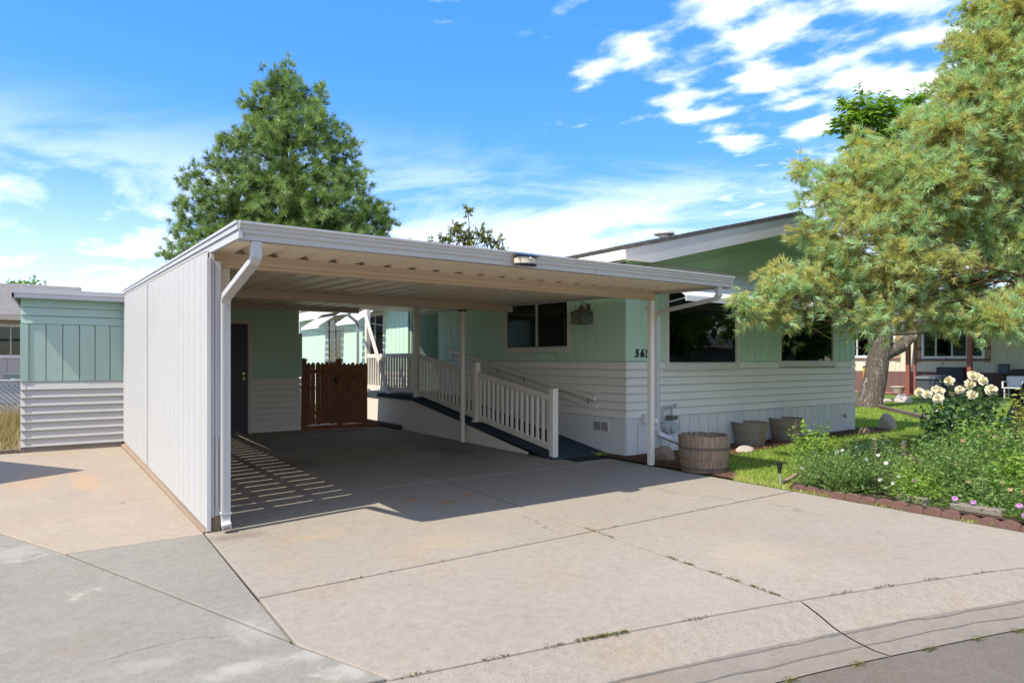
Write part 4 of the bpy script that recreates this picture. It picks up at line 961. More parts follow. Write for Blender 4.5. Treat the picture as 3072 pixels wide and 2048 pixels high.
# ================================================================== FOLIAGE TOOLS
def unit(a): return a / np.maximum(np.linalg.norm(a, axis=-1, keepdims=True), 1e-9)
def needle_arrays(P, Dr, t, L, W, n, spread, r):
    N = len(P); Pn = np.repeat(P, n, 0); Dn = unit(np.repeat(Dr, n, 0) + r.normal(size=(N * n, 3)) * spread)
    ln = L * (.65 + .5 * r.random((N * n, 1))); b = Pn + r.normal(size=(N * n, 3)) * L * .10
    s = unit(np.cross(Dn, r.normal(size=(N * n, 3)))) * W * .5
    V = np.stack([b - s, b + s, b + Dn * ln], 1).reshape(-1, 3); F = np.arange(N * n * 3).reshape(-1, 3)
    tt = np.repeat(np.clip(np.repeat(t, n) + r.normal(size=N * n) * .08, 0, 1), 3); return V, F, tt
def leaf_arrays(P, Dr, Up, t, L, W, r, fold=.25, droop=.0):
    """pointed leaf: base, two shoulders, tip; folded along the midrib"""
    N = len(P); D = unit(Dr); S = unit(np.cross(D, Up)); U = np.cross(S, D)
    ln = (L * (.7 + .6 * r.random(N)))[:, None]; w = ln * W
    b = P; m1 = P + D * ln * .45 + S * w * .5 + U * w * fold; m2 = P + D * ln * .45 - S * w * .5 + U * w * fold
    tip = P + D * ln - U * ln * droop; c = P + D * ln * .5 - U * ln * droop * .3
    V = np.stack([b, m1, tip, m2, c], 1).reshape(-1, 3); i = np.arange(N)[:, None] * 5
    F = np.concatenate([i + [[0, 1, 4]], i + [[1, 2, 4]], i + [[2, 3, 4]], i + [[3, 0, 4]]], 0)
    return V, F, np.repeat(np.clip(t, 0, 1), 5)
def in_ball(n, r): d = unit(r.normal(size=(n, 3))); return d * (r.random((n, 1)) ** (1 / 3.))
m_needle = foliage('scots_pine_needles', [(0, (.12, .12, .045)), (.3, (.40, .37, .13)), (.55, (.60, .55, .20)), (.75, (.36, .48, .22)), (1, (.44, .60, .38))], .5, .4)
m_needle2 = foliage('ponderosa_needles', [(0, (.05, .08, .025)), (.45, (.13, .205, .05)), (.75, (.20, .30, .085)), (1, (.31, .40, .17))], .45, .3)
m_leafA = foliage('bright_leaves', [(0, (.09, .17, .022)), (.5, (.19, .32, .045)), (1, (.32, .44, .09))], .5, .4)
m_leafD = foliage('dark_rose_leaves', [(0, (.02, .045, .022)), (.5, (.045, .10, .042)), (.85, (.09, .18, .06)), (1, (.16, .27, .08))], .3, .25, .5)
m_leafS = foliage('shrub_leaves', [(0, (.08, .145, .035)), (.5, (.16, .28, .07)), (1, (.28, .40, .13))], .5, .35)
m_leafY = foliage('yellow_green_leaves', [(0, (.18, .24, .04)), (.6, (.34, .38, .08)), (1, (.5, .40, .13))], .5, .4)
m_leafB = foliage('olive_leaves', [(0, (.11, .12, .04)), (.6, (.26, .27, .08)), (1, (.40, .36, .13))], .6, .3)
m_dry = foliage('dry_grass', [(0, (.22, .15, .07)), (.6, (.38, .28, .13)), (1, (.25, .27, .09))], .8, .3)
m_grass = foliage('grass_blades', [(0, (.14, .21, .03)), (.5, (.28, .37, .06)), (.85, (.40, .47, .10)), (1, (.52, .46, .19))], .6, .4)

# ================================================================== TREES
m_bark3 = bark('brown_pine_limb', (.24, .14, .075), (.09, .05, .03), 12)
m_twig = plain('pine_twig', (.15, .10, .055), .9, .1)
def limb_pts(a, b, r, sag=.08, n=5):
    a, b = np.array(a, float), np.array(b, float); L = np.linalg.norm(b - a); out = []
    j = r.normal(size=3) * L * .05
    for i in range(n + 1):
        f = i / n; p = a * (1 - f) + b * f + j * math.sin(math.pi * f); p[2] += sag * L * math.sin(math.pi * f) * (-.4) + sag * L * f * f * .5; out.append(p)
    return out
def conifer(name, label, trunk, pads, seed, ntwig, ntuft, L, W, nn, spread, mat, bark_m, limb_m, dens=1.0, up=.35, zmin=2.0, limb_r=.035, twig_m=None, tipfrac=.55, tail=3.2, tonev=.07):
    r = np.random.default_rng(seed); T = np.array([q[:3] for q in trunk]); 
    t = thing(name, label, 'tree', tuple(T[0]))
    m = MB(); m.tube([q[:3] for q in trunk], [q[3] for q in trunk], 14); m.build('trunk', bark_m, t, True)
    zs = T[:, 2]; P_, D_, t_ = [], [], []; lb = MB(); tw = MB()
    for (x, y, z, R) in pads:
        c = np.array([x, y, z]); dist = np.hypot(T[:, 0] - x, T[:, 1] - y)
        zb = z - .45 * float(np.interp(z, zs, dist)); zb = float(np.clip(zb, zmin + r.random() * 1.2, zs[-1])); tone = r.normal() * tonev; dn = .75 + .5 * r.random()
        a = np.array([np.interp(zb, zs, T[:, 0]), np.interp(zb, zs, T[:, 1]), zb]); pts = limb_pts(a, c, r); n = len(pts)
        lb.tube(pts, [limb_r * (1 - .75 * i / (n - 1)) * (.7 + .5 * R) for i in range(n)], 6)
        nt = int(ntwig * dens * dn * (R / .5) ** 2.2) + 3; ends = c + in_ball(nt, r) * R * np.array([1, 1, .85])
        for e in ends:
            s_ = np.array(pts[-1 - int(r.integers(0, 3))]) if r.random() < .7 else np.array(pts[-1]); v = e - s_; Lv = np.linalg.norm(v)
            if Lv < .03: continue
            mid = s_ + v * .5 + r.normal(size=3) * Lv * .08
            tw.tube([s_, mid, e], [limb_r * .22, limb_r * .16, limb_r * .08], 3, cap=False)
            dirv = v / Lv + np.array([0, 0, up]); dirv /= np.linalg.norm(dirv)
            k = max(2, int(ntuft * (.6 + .8 * r.random()))); f = 1 - (r.random(k) ** 1.4) * min(1, tail * L * 1.6 / max(Lv, L))
            f[0] = 1
            pos = s_ + v * f[:, None] + r.normal(size=(k, 3)) * L * .35; P_.append(pos)
            D_.append(unit(dirv + r.normal(size=(k, 3)) * .45)); tip = tipfrac > r.random(); base = .26 + .34 * r.random() + tone
            t_.append(np.clip(np.where((f > .86) & tip, .74 + .26 * r.random(), base + .1 * (f - .5)), 0, 1))
    lb.build('limbs', limb_m, t, True)['kind'] = 'stuff'; tw.build('twigs', twig_m or limb_m, t)['kind'] = 'stuff'
    P_ = np.concatenate(P_); D_ = np.concatenate(D_); t_ = np.concatenate(t_)
    V, F, tt = needle_arrays(P_, D_, t_, L, W, nn, spread, r)
    c = np_mesh('crown', V, F, mat, t, tt); c['kind'] = 'stuff'
    return t, len(F)
PINE = [(7.72,5.52,2.20,0.22), (7.80,5.50,2.02,0.16), (8.2,5.3,2.05,.3), (8.00,5.40,2.28,0.28), (8.32,5.30,2.53,0.40), (8.71,5.15,2.30,0.46), (9.11,5.12,2.63,0.52), (9.22,4.79,2.14,0.46), (9.37,4.45,1.98,0.38), (10.09,4.43,2.25,0.5), (10.49,4.03,2.12,0.42), (10.53,3.52,1.98,0.42), (11.20,3.42,2.11,0.55), (9.04,5.41,4.20,0.28), (9.06,5.15,3.70,0.46), (9.29,5.35,3.29,0.45), (9.62,5.00,4.07,0.52), (9.02,4.69,3.18,0.52), (9.67,4.48,3.47,0.60), (9.31,4.37,2.69,0.55), (10.02,4.12,2.84,0.50), (10.74,4.47,3.47,0.60), (10.10,5.15,4.65,0.36), (10.04,4.59,4.24,0.55), (10.29,4.17,3.99,0.60), (11.16,4.05,3.71,0.55), (10.85,4.64,5.12,0.40), (10.56,4.11,4.65,0.60), (11.26,3.87,4.33,0.60), (11.94,3.76,3.95,0.50), (11.18,4.41,5.65,0.36), (11.04,4.01,5.29,0.60), (11.11,3.60,4.86,0.65), (11.57,4.38,6.35,0.36), (11.44,3.98,6.09,0.60), (11.57,3.65,5.81,0.60), (11.90,4.15,6.90,0.45), (11.81,3.72,6.62,0.65), (12.84,3.98,2.92,0.40), (12.05,3.80,7.53,0.70), (12.86,3.48,7.10,0.90), (12.66,3.38,5.99,0.80), (12.71,3.34,4.85,0.80), (12.52,3.23,3.73,0.80), (12.37,3.09,2.66,0.70), (11.55,3.18,2.24,0.60), (13.59,2.98,6.70,.9), (13.70,2.90,5.33,.9), (13.48,2.80,3.78,.9), (13.27,2.71,2.62,0.80), (12.97,3.40,8.33,1.00), (13.83,2.93,8.20,1.00),
 (12.09,5.24,3.46,0.60), (12.81,4.85,4.31,0.70), (13.12,4.64,5.82,0.70), (13.86,4.37,5.13,0.70), (11.63,5.31,2.69,0.50), (13.67,4.50,7.05,0.70), (15.00,3.94,6.02,0.90), (15.00,3.94,4.04,0.90), (12.70,4.81,2.71,0.50), (11.5,3.75,3.2,.5), (11.9,3.6,3.3,.55), (11.3,3.9,2.95,.45), (12.2,3.4,3.0,.5), (11.8,3.45,2.6,.45)]
_, n1 = conifer('pine_tree', 'large Scots pine with yellowish green needles and a dark leaning trunk at the right', [(10.59,3.42,-.05,.25), (11.02,3.42,.49,.20), (11.69,3.32,1.25,.18), (12.39,3.20,2.28,.16), (12.94,3.19,3.98,.14), (13.08,3.33,5.74,.10), (13.22,3.47,7.56,.06), (13.25, 3.45, 8.6, .03)], PINE, 21, 66, 5, .13, .0095, 21, .42, m_needle, m_bark2, m_bark3, 1.0, .25, 2.5, .022, m_twig, .75, 2.2)
BGP = [(7.40,26.53,12.75,0.8), (7.07,26.27,11.87,1.20), (7.90,26.18,11.86,1.20), (6.61,27.07,11.51,1.0), (6.18,27.37,10.29,1.1), (7.04,25.55,9.95,1.50), (8.16,25.38,10.46,1.20), (9.36,25.77,10.82,0.35), (9.33,25.18,9.94,.9), (5.46,27.87,10.12,0.6), (5.32,27.97,9.25,.9), (6.08,26.22,8.28,1.50), (7.39,25.07,8.22,1.60), (8.80,24.70,8.70,1.30), (9.76,24.89,8.38,1.00), (4.46,28.56,8.72,0.8), (4.66,27.82,7.56,1.20), (5.62,26.30,6.89,1.50), (6.77,25.14,6.83,1.60), (8.18,24.40,7.04,1.50), (9.49,24.21,7.00,1.20), (10.47,24.39,7.33,0.8), (4.04,28.86,6.98,0.5), (4.24,28.11,6.02,1.00), (3.89,28.96,5.59,0.7), (5.25,26.80,5.76,1.40), (6.52,25.43,5.53,1.50), (7.88,24.49,5.53,1.50), (9.24,24.02,5.76,1.30), (10.39,24.20,6.33,0.8), (10.76,24.19,6.89,0.35), (7.4, 28.2, 9.0, 1.5), (6.2, 28.9, 7.0, 1.5), (8.8, 27.8, 7.0, 1.6), (7.4, 28.0, 11.2, 1.1), (7.5, 29.5, 5.6, 1.6)]
_, n2 = conifer('ponderosa_pine', 'tall dark green conical pine rising behind the shed roof', [(7.35, 26.7, 0, .38), (7.35, 26.7, 3, .32), (7.38, 26.65, 7, .22), (7.4, 26.6, 11, .1), (7.4, 26.53, 13.1, .03)], [(x, y, z, R * .9) for x, y, z, R in BGP], 5, 13, 2.2, .31, .022, 32, .66, m_needle2, m_bark2, m_bark2, 1.0, .75, limb_r=.06, tipfrac=.7, tail=.8, tonev=.16)
def leaf_tree(name, label, trunk, limbs, pads, seed, per, mat, bark_m, L, W, compound=False, twig_r=.012):
    r = np.random.default_rng(seed); t = thing(name, label, 'tree', tuple(trunk[0][:3]))
    m = MB(); m.tube([q[:3] for q in trunk], [q[3] for q in trunk], 14)
    m.build('trunk', bark_m, t, True)
    for l in limbs: q = MB(); q.tube([p[:3] for p in l], [p[3] for p in l], 10); q.build('limb', bark_m, t, True)
    top = np.array(trunk[-1][:3]); P_, D_, t_ = [], [], []; tw = MB(); T = np.array([q[:3] for q in trunk])
    for (x, y, z, R) in pads:
        c = np.array([x, y, z]); i = int(np.argmin(np.linalg.norm(T - c, axis=1) + 10 * (T[:, 2] > z))); a = T[i]
        tw.tube(limb_pts(a, c, r), [twig_r * 3 * (1 - .12 * k) for k in range(6)], 5)
        for e in c + in_ball(int(per * R * R) + 4, r) * R:
            v = e - c; s_ = c + v * .1; tw.tube([s_, e], [twig_r, twig_r * .4], 3, cap=False); Lv = np.linalg.norm(v) + 1e-6
            k = 12; f = np.linspace(.25, 1, k)[:, None]; pos = s_ + v * f; side = unit(np.cross(v, [0, 0, 1.0]))
            if compound: d = unit(v / Lv * .55 + side * np.where(np.arange(k) % 2 == 0, 1, -1)[:, None] + r.normal(size=(k, 3)) * .15)
            else: d = unit(r.normal(size=(k, 3)) + v / Lv * .6)
            P_.append(pos); D_.append(d); t_.append(np.full(k, r.random() * .6 + .2) + r.normal(size=k) * .1)
    tw.build('twigs', bark_m, t)['kind'] = 'stuff'
    P_, D_, t_ = map(np.concatenate, (P_, D_, t_)); Up = unit(np.array([[0, 0, 1.0]]) + r.normal(size=P_.shape) * .35)
    V, F, tt = leaf_arrays(P_, D_, Up, t_, L, W, r, .2, .25); np_mesh('crown', V, F, mat, t, tt)['kind'] = 'stuff'; return t
leaf_tree('shade_tree', 'leaning tree with furrowed grey bark and bright compound leaves behind the home', [(20.60,10.28,-.05,.46), (20.66,10.24,.25,.38), (20.80,10.14,.88,.33), (20.91,10.06,1.82,.31), (21.34,10.01,4.56,.2), (20.79,10.27,7.95,.1)], [[(20.93,10.05,1.62,.25), (21.68,9.77,1.90,.2), (22.6,9.55,2.6,.14)]],
    [(20.32,10.23,9.1,0.8), (19.82,10.58,8.6,0.55), (20.81,9.89,8.92,0.7), (20.37,10.19,8.3,0.9), (21.46,9.80,8.62,0.7), (22.66,9.82,9.5,0.8), (21.56,9.98,7.32,1.2), (23.24,9.42,7.75,1.2), (22.12,9.59,5.26,1.2), (20.77,10.53,6.63,1.0), (24.38,9.23,5.88,1.2)], 31, 60, m_leafA, m_bark1, .26, .38, True)
leaf_tree('young_tree', 'sparse olive coloured treetop showing above the carport roof', [(15.2, 25.9, 0, .2), (15.2, 25.9, 4, .12), (15.4, 25.8, 5.6, .05)], [], [(15.0,26.1,7.6,.5), (15.9,25.5,7.3,.55), (14.8,26.3,7.1,.5), (16.6,25,6.9,.45), (14.0,26.8,6.7,.45), (15.5,25.8,7.0,.7), (15.46,25.79,8.3,0.35), (15.21,25.96,7.2,0.55), (14.39,26.53,6.8,0.5), (16.20,25.27,7.0,0.55), (16.70,24.93,6.6,0.4), (13.23,27.34,6.7,0.35), (15.54,25.73,6.0,0.8), (14.6, 26.2, 5.6, .9), (16.4, 25.3, 5.6, .9)], 12, 62, m_leafB, m_bark2, .13, .6)
for i, (x, y, z, R, mt_) in enumerate([(-3.7, 75.7, 7.4, 2.0, m_needle2), (-2.0, 74.5, 7.6, 1.9, m_leafS), (-.7, 73.6, 7.4, 1.7, m_leafS), (.7, 72.7, 6.9, 1.5, m_leafS), (-5.6, 76.7, 7.4, 1.9, m_leafS)]):
    leaf_tree('far_tree', ['dark tree beyond the neighbouring roof, first in the far row', 'tall green tree beyond the neighbouring roof, second in the far row', 'green tree beyond the shed roof, third in the far row', 'low green tree beyond the shed, last of the far row', 'green tree at the left end of the far row'][i],
        [(x, y, 0, .3), (x, y, 4, .2), (x, y, z - .8, .1)], [], [(x, y, z - .4, R), (x + .8, y, z - 1.9, R), (x - .8, y + .3, z - 1.9, R), (x + .1, y - .4, z - 3.6, R * 1.1)], 40 + i, 26, mt_, m_bark2, .38, .7)
#@@PLANTS
# ================================================================== GARDEN PLANTS
def shrub(name, label, cat, c, R, n_stem, per, L, W, mat, seed, stem=m_stem, group=None, dense=.0, spiky=False, tlo=.15, thi=.95, base=None):
    """leafy plant: stems fan out from the base into the ellipsoid (c, R); leaves along them"""
    r = np.random.default_rng(seed); b = np.array(base if base is not None else (c[0], c[1], .02)); c = np.array(c, float); R = np.array(R, float)
    t = thing(name, label, cat, (b[0], b[1], b[2]), group); sm = MB(); P_, D_, U_, t_ = [], [], [], []
    ends = c + in_ball(n_stem, r) ** 1 * R
    for e in ends:
        s_ = b + np.array([r.normal() * R[0] * .22, r.normal() * R[1] * .22, 0]); mid = (s_ + e) / 2 + r.normal(size=3) * .12 * R; mid[2] = max(mid[2], .03)
        e[2] = max(e[2], .04)
        sm.tube([s_, mid, e], [.004, .003, .0015], 4, cap=False); q = r.random()
        for k in range(per):
            f = .25 + .75 * (k + r.random()) / per; p = (s_ * (1 - f) ** 2 + 2 * mid * f * (1 - f) + e * f * f); d = r.normal(size=3); d[2] = d[2] * .5 + .25
            if spiky: d = (e - s_) / (np.linalg.norm(e - s_) + 1e-6) + r.normal(size=3) * .35
            P_.append(p + r.normal(size=3) * L * .35); D_.append(d); U_.append(np.array([0, 0, 1.0]) + r.normal(size=3) * .5); t_.append(tlo + (thi - tlo) * (.6 * q + .4 * r.random()))
    sm.build('stems', stem, t)['kind'] = 'stuff'
    V, F, tt = leaf_arrays(np.array(P_), np.array(D_), unit(np.array(U_)), np.array(t_), L, W, r, .2, .15)
    o = np_mesh('leaves', V, F, mat, t, tt); o['kind'] = 'stuff'; return t
def blossom_mesh(key, rad_, mat, npet=18, layers=3, cup=.5):
    me = CACHE.get(key)
    if me is None:
        r = np.random.default_rng(3); m = MB()
        for l in range(layers):
            n = npet // layers + (1 if l == 0 else 0); rr_ = rad_ * (1 - .27 * l); lift = .12 + cup * l
            for i in range(n):
                a = 2 * math.pi * (i + .5 * l) / n + r.normal() * .12; w = 2.6 * math.pi / n * .5; k = 5; vs = []
                for j in range(k):
                    f = j / (k - 1); q = rr_ * f; ww = w * rr_ * (math.sin(math.pi * min(1, .22 + f * .70))) ; z = rad_ * (lift * f ** 1.2 - .28 * f ** 4 * (1 if l == 0 else .5)) + r.normal() * rad_ * .02
                    ca, sa = math.cos(a), math.sin(a); vs += [(q * ca - ww * sa, q * sa + ww * ca, z + .05 * rad_), (q * ca, q * sa, z), (q * ca + ww * sa, q * sa - ww * ca, z + .05 * rad_)]
                m.add(vs, [f_ for j in range(k - 1) for f_ in ((3 * j, 3 * j + 1, 3 * j + 4, 3 * j + 3), (3 * j + 1, 3 * j + 2, 3 * j + 5, 3 * j + 4))])
        me = CACHE[key] = m.mesh('flower', mat, smooth=True)
    return me
def petal(name, c1, c2):
    s = NT(name); k = s.mix(s.noise(40, 3, .6), c1, c2); s.fin(k, .6, 0, .2)
    tr = s.n('ShaderNodeBsdfTranslucent'); tr.inputs[0].default_value = (*c1, 1); mx = s.n('ShaderNodeMixShader'); mx.inputs[0].default_value = .3
    s.l(s.b.outputs[0], mx.inputs[1]); s.l(tr.outputs[0], mx.inputs[2]); s.l(mx.outputs[0], s.out.inputs[0]); return s.m
m_cream = petal('cream_petals', (.78, .70, .42), (.80, .76, .60)); m_wpet = petal('white_petals', (.80, .78, .72), (.72, .66, .55)); m_purp = petal('purple_petals', (.34, .10, .36), (.42, .18, .46)); m_yolk = plain('stamens', (.45, .28, .03), .8, .1); m_pink = petal('pink_petals', (.55, .24, .52), (.6, .32, .58)); m_tan = petal('spent_petals', (.45, .32, .16), (.5, .38, .22))
def toward_cam(p, r, tilt=.45):
    d = Vector((0 - p[0], 0 - p[1], .9)).normalized() + Vector((r.normal(), r.normal(), r.normal())) * tilt; d.z = abs(d.z) * .8 + .25; return d.to_track_quat('Z', 'Y').to_euler()
def blooms(t, pts, key, R, mat, seed, centre=None, **kw):
    r = np.random.default_rng(seed)
    for p in pts:
        o = link('flower', blossom_mesh(key, R, mat, **kw), t, tuple(p), toward_cam(p, r)); s_ = .85 + .3 * r.random(); o.scale = (s_, s_, s_)
        if centre:
            me = CACHE.get(key + 'c')
            if me is None: m = MB(); m.lathe([(R * .20, R * .12), (R * .19, R * .26), (R * .1, R * .34), (0, R * .35)], 9); me = CACHE[key + 'c'] = m.mesh('flower_centre', centre)
            q = bpy.data.objects.new('flower_centre', me); col.objects.link(q); q.parent = o; ORG[q.name] = Vector((0, 0, 0))
rose = shrub('rose_bush', 'tall dark leaved rose bush carrying big cream blooms in the flower bed', 'rose bush', (10.0, 3.68, .62), (.95, .5, .58), 260, 18, .066, .68, m_leafD, 51, base=(9.75, 3.75, .03))
blooms(rose, [(9.203, 3.832, 1.015), (9.516, 3.857, 1.062), (9.207, 3.707, .961), (9.445, 4.028, 1.028), (9.771, 3.802, 1.174), (9.776, 3.676, 1.062), (10.101, 3.694, 1.12), (9.789, 3.546, 1.00), (10.429, 3.71, 1.207), (10.48, 3.796, 1.251), (10.377, 3.624, 1.166), (10.117, 3.44, 1.062), (10.25, 3.70, 1.23), (9.36, 3.75, 1.05)], 'rose', .068, m_cream, 4, m_yolk, npet=21, layers=3)
rq = np.random.default_rng(99); P_, sm_ = [], MB()
ROSES = [(9.203, 3.832, 1.015), (9.516, 3.857, 1.062), (9.207, 3.707, .961), (9.445, 4.028, 1.028), (9.771, 3.802, 1.174), (9.776, 3.676, 1.062), (10.101, 3.694, 1.12), (9.789, 3.546, 1.00), (10.429, 3.71, 1.207), (10.48, 3.796, 1.251), (10.377, 3.624, 1.166), (10.117, 3.44, 1.062)]
for (x, y, z) in ROSES:
    q = np.array([x, y, z]); e = np.array([9.85 + (x - 9.85) * .55, 3.7 + (y - 3.7) * .5, .45]); sm_.tube([e, (q + e) / 2 + np.array([.03, 0, .03]), q - np.array([0, 0, .015])], .005, 5)
    f = rq.random((46, 1)) ** .8; P_.append(q * (1 - f) + e * f + rq.normal(size=(46, 3)) * np.array([.10, .08, .05]) - np.array([0, 0, .075]))
sm_.build('stems', m_stem, rose)['kind'] = 'stuff'; P_ = np.concatenate(P_); N = len(P_)
V, F, tt = leaf_arrays(P_, rq.normal(size=(N, 3)) * [1, 1, .5], unit(np.array([[0, 0, 1.0]]) + rq.normal(size=(N, 3)) * .5), rq.random(N), .068, .7, rq, .2, .15); np_mesh('leaves', V, F, m_leafD, rose, tt)['kind'] = 'stuff'
pot = shrub('flowering_shrub', 'dense low shrub with tiny leaves and white blooms at the bed corner', 'shrub', (7.06, 3.78, .24), (.44, .70, .31), 520, 26, .022, .62, m_leafS, 52)
blooms(pot, [(6.95, 3.28, .14), (6.97, 3.22, .20), (6.98, 3.16, .15), (7.05, 3.20, .26), (6.95, 3.34, .22), (7.35, 3.95, .42), (7.30, 3.98, .40), (7.45, 3.60, .40), (7.10, 3.55, .39), (6.86, 4.14, .24), (7.2, 3.4, .36)], 'wrose', .022, m_wpet, 6, npet=12, layers=2)
shrub('rose_cane', 'leggy young rose with round light green leaves beside the white blooming shrub', 'shrub', (7.75, 4.55, .42), (.34, .3, .32), 26, 14, .05, .72, m_leafA, 53, base=(7.65, 4.45, .02))
shrub('young_shrub', 'small bright leaved shrub in front of the grey brown tub', 'shrub', (8.65, 5.10, .40), (.45, .28, .26), 26, 14, .055, .70, m_leafA, 54, base=(8.5, 5.0, .02))
BP = [('dark_herb', 'dark green leafy clump between the white blooming shrub and the rose bush', (8.35, 4.15, 0.29), (0.437, 0.33, 0.29), 82, 12, .055, .5, m_leafD),
      ('sage_plant', 'light green herb with upright purple flower spikes in the middle of the bed', (7.75, 3.35, 0.319), (0.46, 0.396, 0.319), 135, 16, .040, .40, m_leafS),
      ('mint_clump', 'bright green leafy clump left of the purple spikes', (7.35, 3.18, 0.232), (0.345, 0.33, 0.246), 120, 15, .038, .55, m_leafA),
      ('aster_clump', 'silvery green bushy clump below the rose bush', (8.05, 3.05, 0.348), (0.483, 0.396, 0.348), 142, 16, .040, .32, m_leafS),
      ('phlox_clump', 'broad leaved green clump at the right edge of the bed', (7.75, 2.45, 0.319), (0.575, 0.418, 0.319), 142, 14, .062, .40, m_leafA),
      ('daisy_clump', 'low green mound with tan spent flowers near the right block border', (7.15, 2.42, 0.232), (0.345, 0.44, 0.246), 120, 15, .045, .36, m_leafS),
      ('ground_pink', 'grassy low mat with a few pink flowers spilling over the edging', (6.98, 2.75, 0.09), (0.218, 0.605, 0.09), 165, 10, .05, .13, m_leafS),
      ('pink_tuft', 'small grassy tuft with pink flowers in the gap between the border blocks', (6.86, 2.06, 0.1), (0.127, 0.187, 0.1), 90, 10, .05, .12, m_leafS),
      ('front_herb', 'light green leafy clump spilling towards the grey border blocks', (7.02, 3.02, 0.17), (0.276, 0.33, 0.18), 135, 15, .040, .45, m_leafA),
      ('corner_herb', 'fresh green clump of long leaves behind the right border blocks', (7.12, 1.85, 0.29), (0.391, 0.44, 0.29), 165, 14, .070, .30, m_leafA),
      ('middle_herb', 'bushy grey green herb behind the grassy pink mat', (7.45, 2.8, 0.319), (0.368, 0.374, 0.348), 165, 16, .042, .36, m_leafS),
      ('back_herb', 'tall leafy herb between the rose bush and the broad leaved clump', (8.45, 2.75, 0.464), (0.517, 0.44, 0.435), 180, 15, .055, .40, m_leafS),
      ('edge_herb', 'leafy herb at the far right corner of the bed', (8.0, 1.5, .24), (.6, .45, .24), 130, 14, .060, .40, m_leafS),
      ('far_herb', 'low spreading herb right of the pine trunk foot', (10.4, 2.3, .22), (.8, .5, .22), 140, 14, .065, .42, m_leafA),
      ('shade_herb', 'green herb below the golden shrub', (9.3, 1.7, .24), (.7, .5, .24), 140, 14, .060, .40, m_leafS),
      ('bank_herb', 'mixed green herbs filling the bed behind the purple spikes', (8.75, 3.35, 0.377), (0.632, 0.44, 0.362), 150, 14, .055, .45, m_leafS),
      ('fern_rose', 'light green compound leaved plant at the foot of the rose bush', (8.95, 3.15, 0.609), (0.46, 0.33, 0.261), 60, 16, .060, .42, m_leafA),
      ('tall_clump', 'leafy green clump at the foot of the leaning pine trunk', (9.4, 2.6, 0.406), (0.69, 0.495, 0.406), 135, 14, .060, .42, m_leafS),
      ('side_clump', 'leafy green clump right of the broad leaved plant', (8.4, 2.25, 0.348), (0.69, 0.55, 0.362), 142, 14, .060, .42, m_leafS)]
PL = {}
for i, (nm, lb_, c, R, ns, per, L, W, mt_) in enumerate(BP):
    PL[nm] = shrub(nm, lb_, 'plant', c, R, ns, per, L, W, mt_, 60 + i, spiky=nm in ('ground_pink', 'pink_tuft'))
shrub('yellow_shrub', 'yellow green leafy branch in front of the dark pine trunk', 'shrub', (9.55, 2.75, .62), (.33, .33, .22), 34, 14, .075, .42, m_leafY, 81, base=(9.5, 2.75, .05))
shrub('golden_shrub', 'golden leaf sprays at the right edge of the frame beside the trunk', 'shrub', (10.2, 3.05, .95), (.30, .28, .20), 26, 12, .075, .42, m_leafY, 82, base=(10.0, 2.95, .05))
def spikes(t, pts, seed, mat=m_purp):
    r = np.random.default_rng(seed)
    for (x, y, z, h) in pts:
        m = MB(); m.tube([(x, y, z - .15), (x, y, z + h)], .003, 4)
        o = m.build('flower_stalk', m_tan, t)
        q = MB()
        for k in range(16):
            a = r.random() * 6.28; zz = z + h * r.random(); d = .014 * (1.2 - (zz - z) / h); c_ = (x + d * math.cos(a), y + d * math.sin(a), zz)
            q.add([(c_[0], c_[1], zz), (c_[0] + .012 * math.cos(a + .5), c_[1] + .012 * math.sin(a + .5), zz + .006), (c_[0] + .014 * math.cos(a - .5), c_[1] + .014 * math.sin(a - .5), zz + .010), (c_[0] + .004, c_[1], zz + .012)], [(0, 1, 2), (0, 2, 3)])
        q.build('blossom', mat, o)
spikes(PL['sage_plant'], [(7.66, 3.42, .36, .09), (7.62, 3.30, .34, .07), (7.58, 3.22, .32, .07), (7.95, 3.55, .45, .08)], 3)
spikes(PL['sage_plant'], [(7.9, 3.85, .38, .14), (7.66, 3.44, .43, .10), (7.5, 3.28, .30, .16), (7.6, 2.9, .3, .12)], 4, m_tan)
blooms(PL['ground_pink'], [(6.86, 2.62, .16), (6.88, 2.48, .15), (6.97, 3.02, .26)], 'pinkf', .024, m_pink, 8, npet=10, layers=2)
blooms(PL['pink_tuft'], [(6.78, 2.10, .20), (6.78, 2.06, .12)], 'pinkf', .024, m_pink, 9, npet=10, layers=2)
blooms(PL['fern_rose'], [(8.75, 3.1, .58), (8.95, 3.0, .56), (9.1, 2.95, .52), (8.6, 3.2, .52), (9.0, 3.1, .62)], 'spent', .024, m_tan, 10, npet=10, layers=2)
blooms(PL['daisy_clump'], [(7.0, 2.3, .34), (6.95, 2.22, .30), (7.05, 2.15, .28), (7.0, 2.1, .24), (7.1, 2.6, .30)], 'spent', .024, m_tan, 11, npet=10, layers=2)

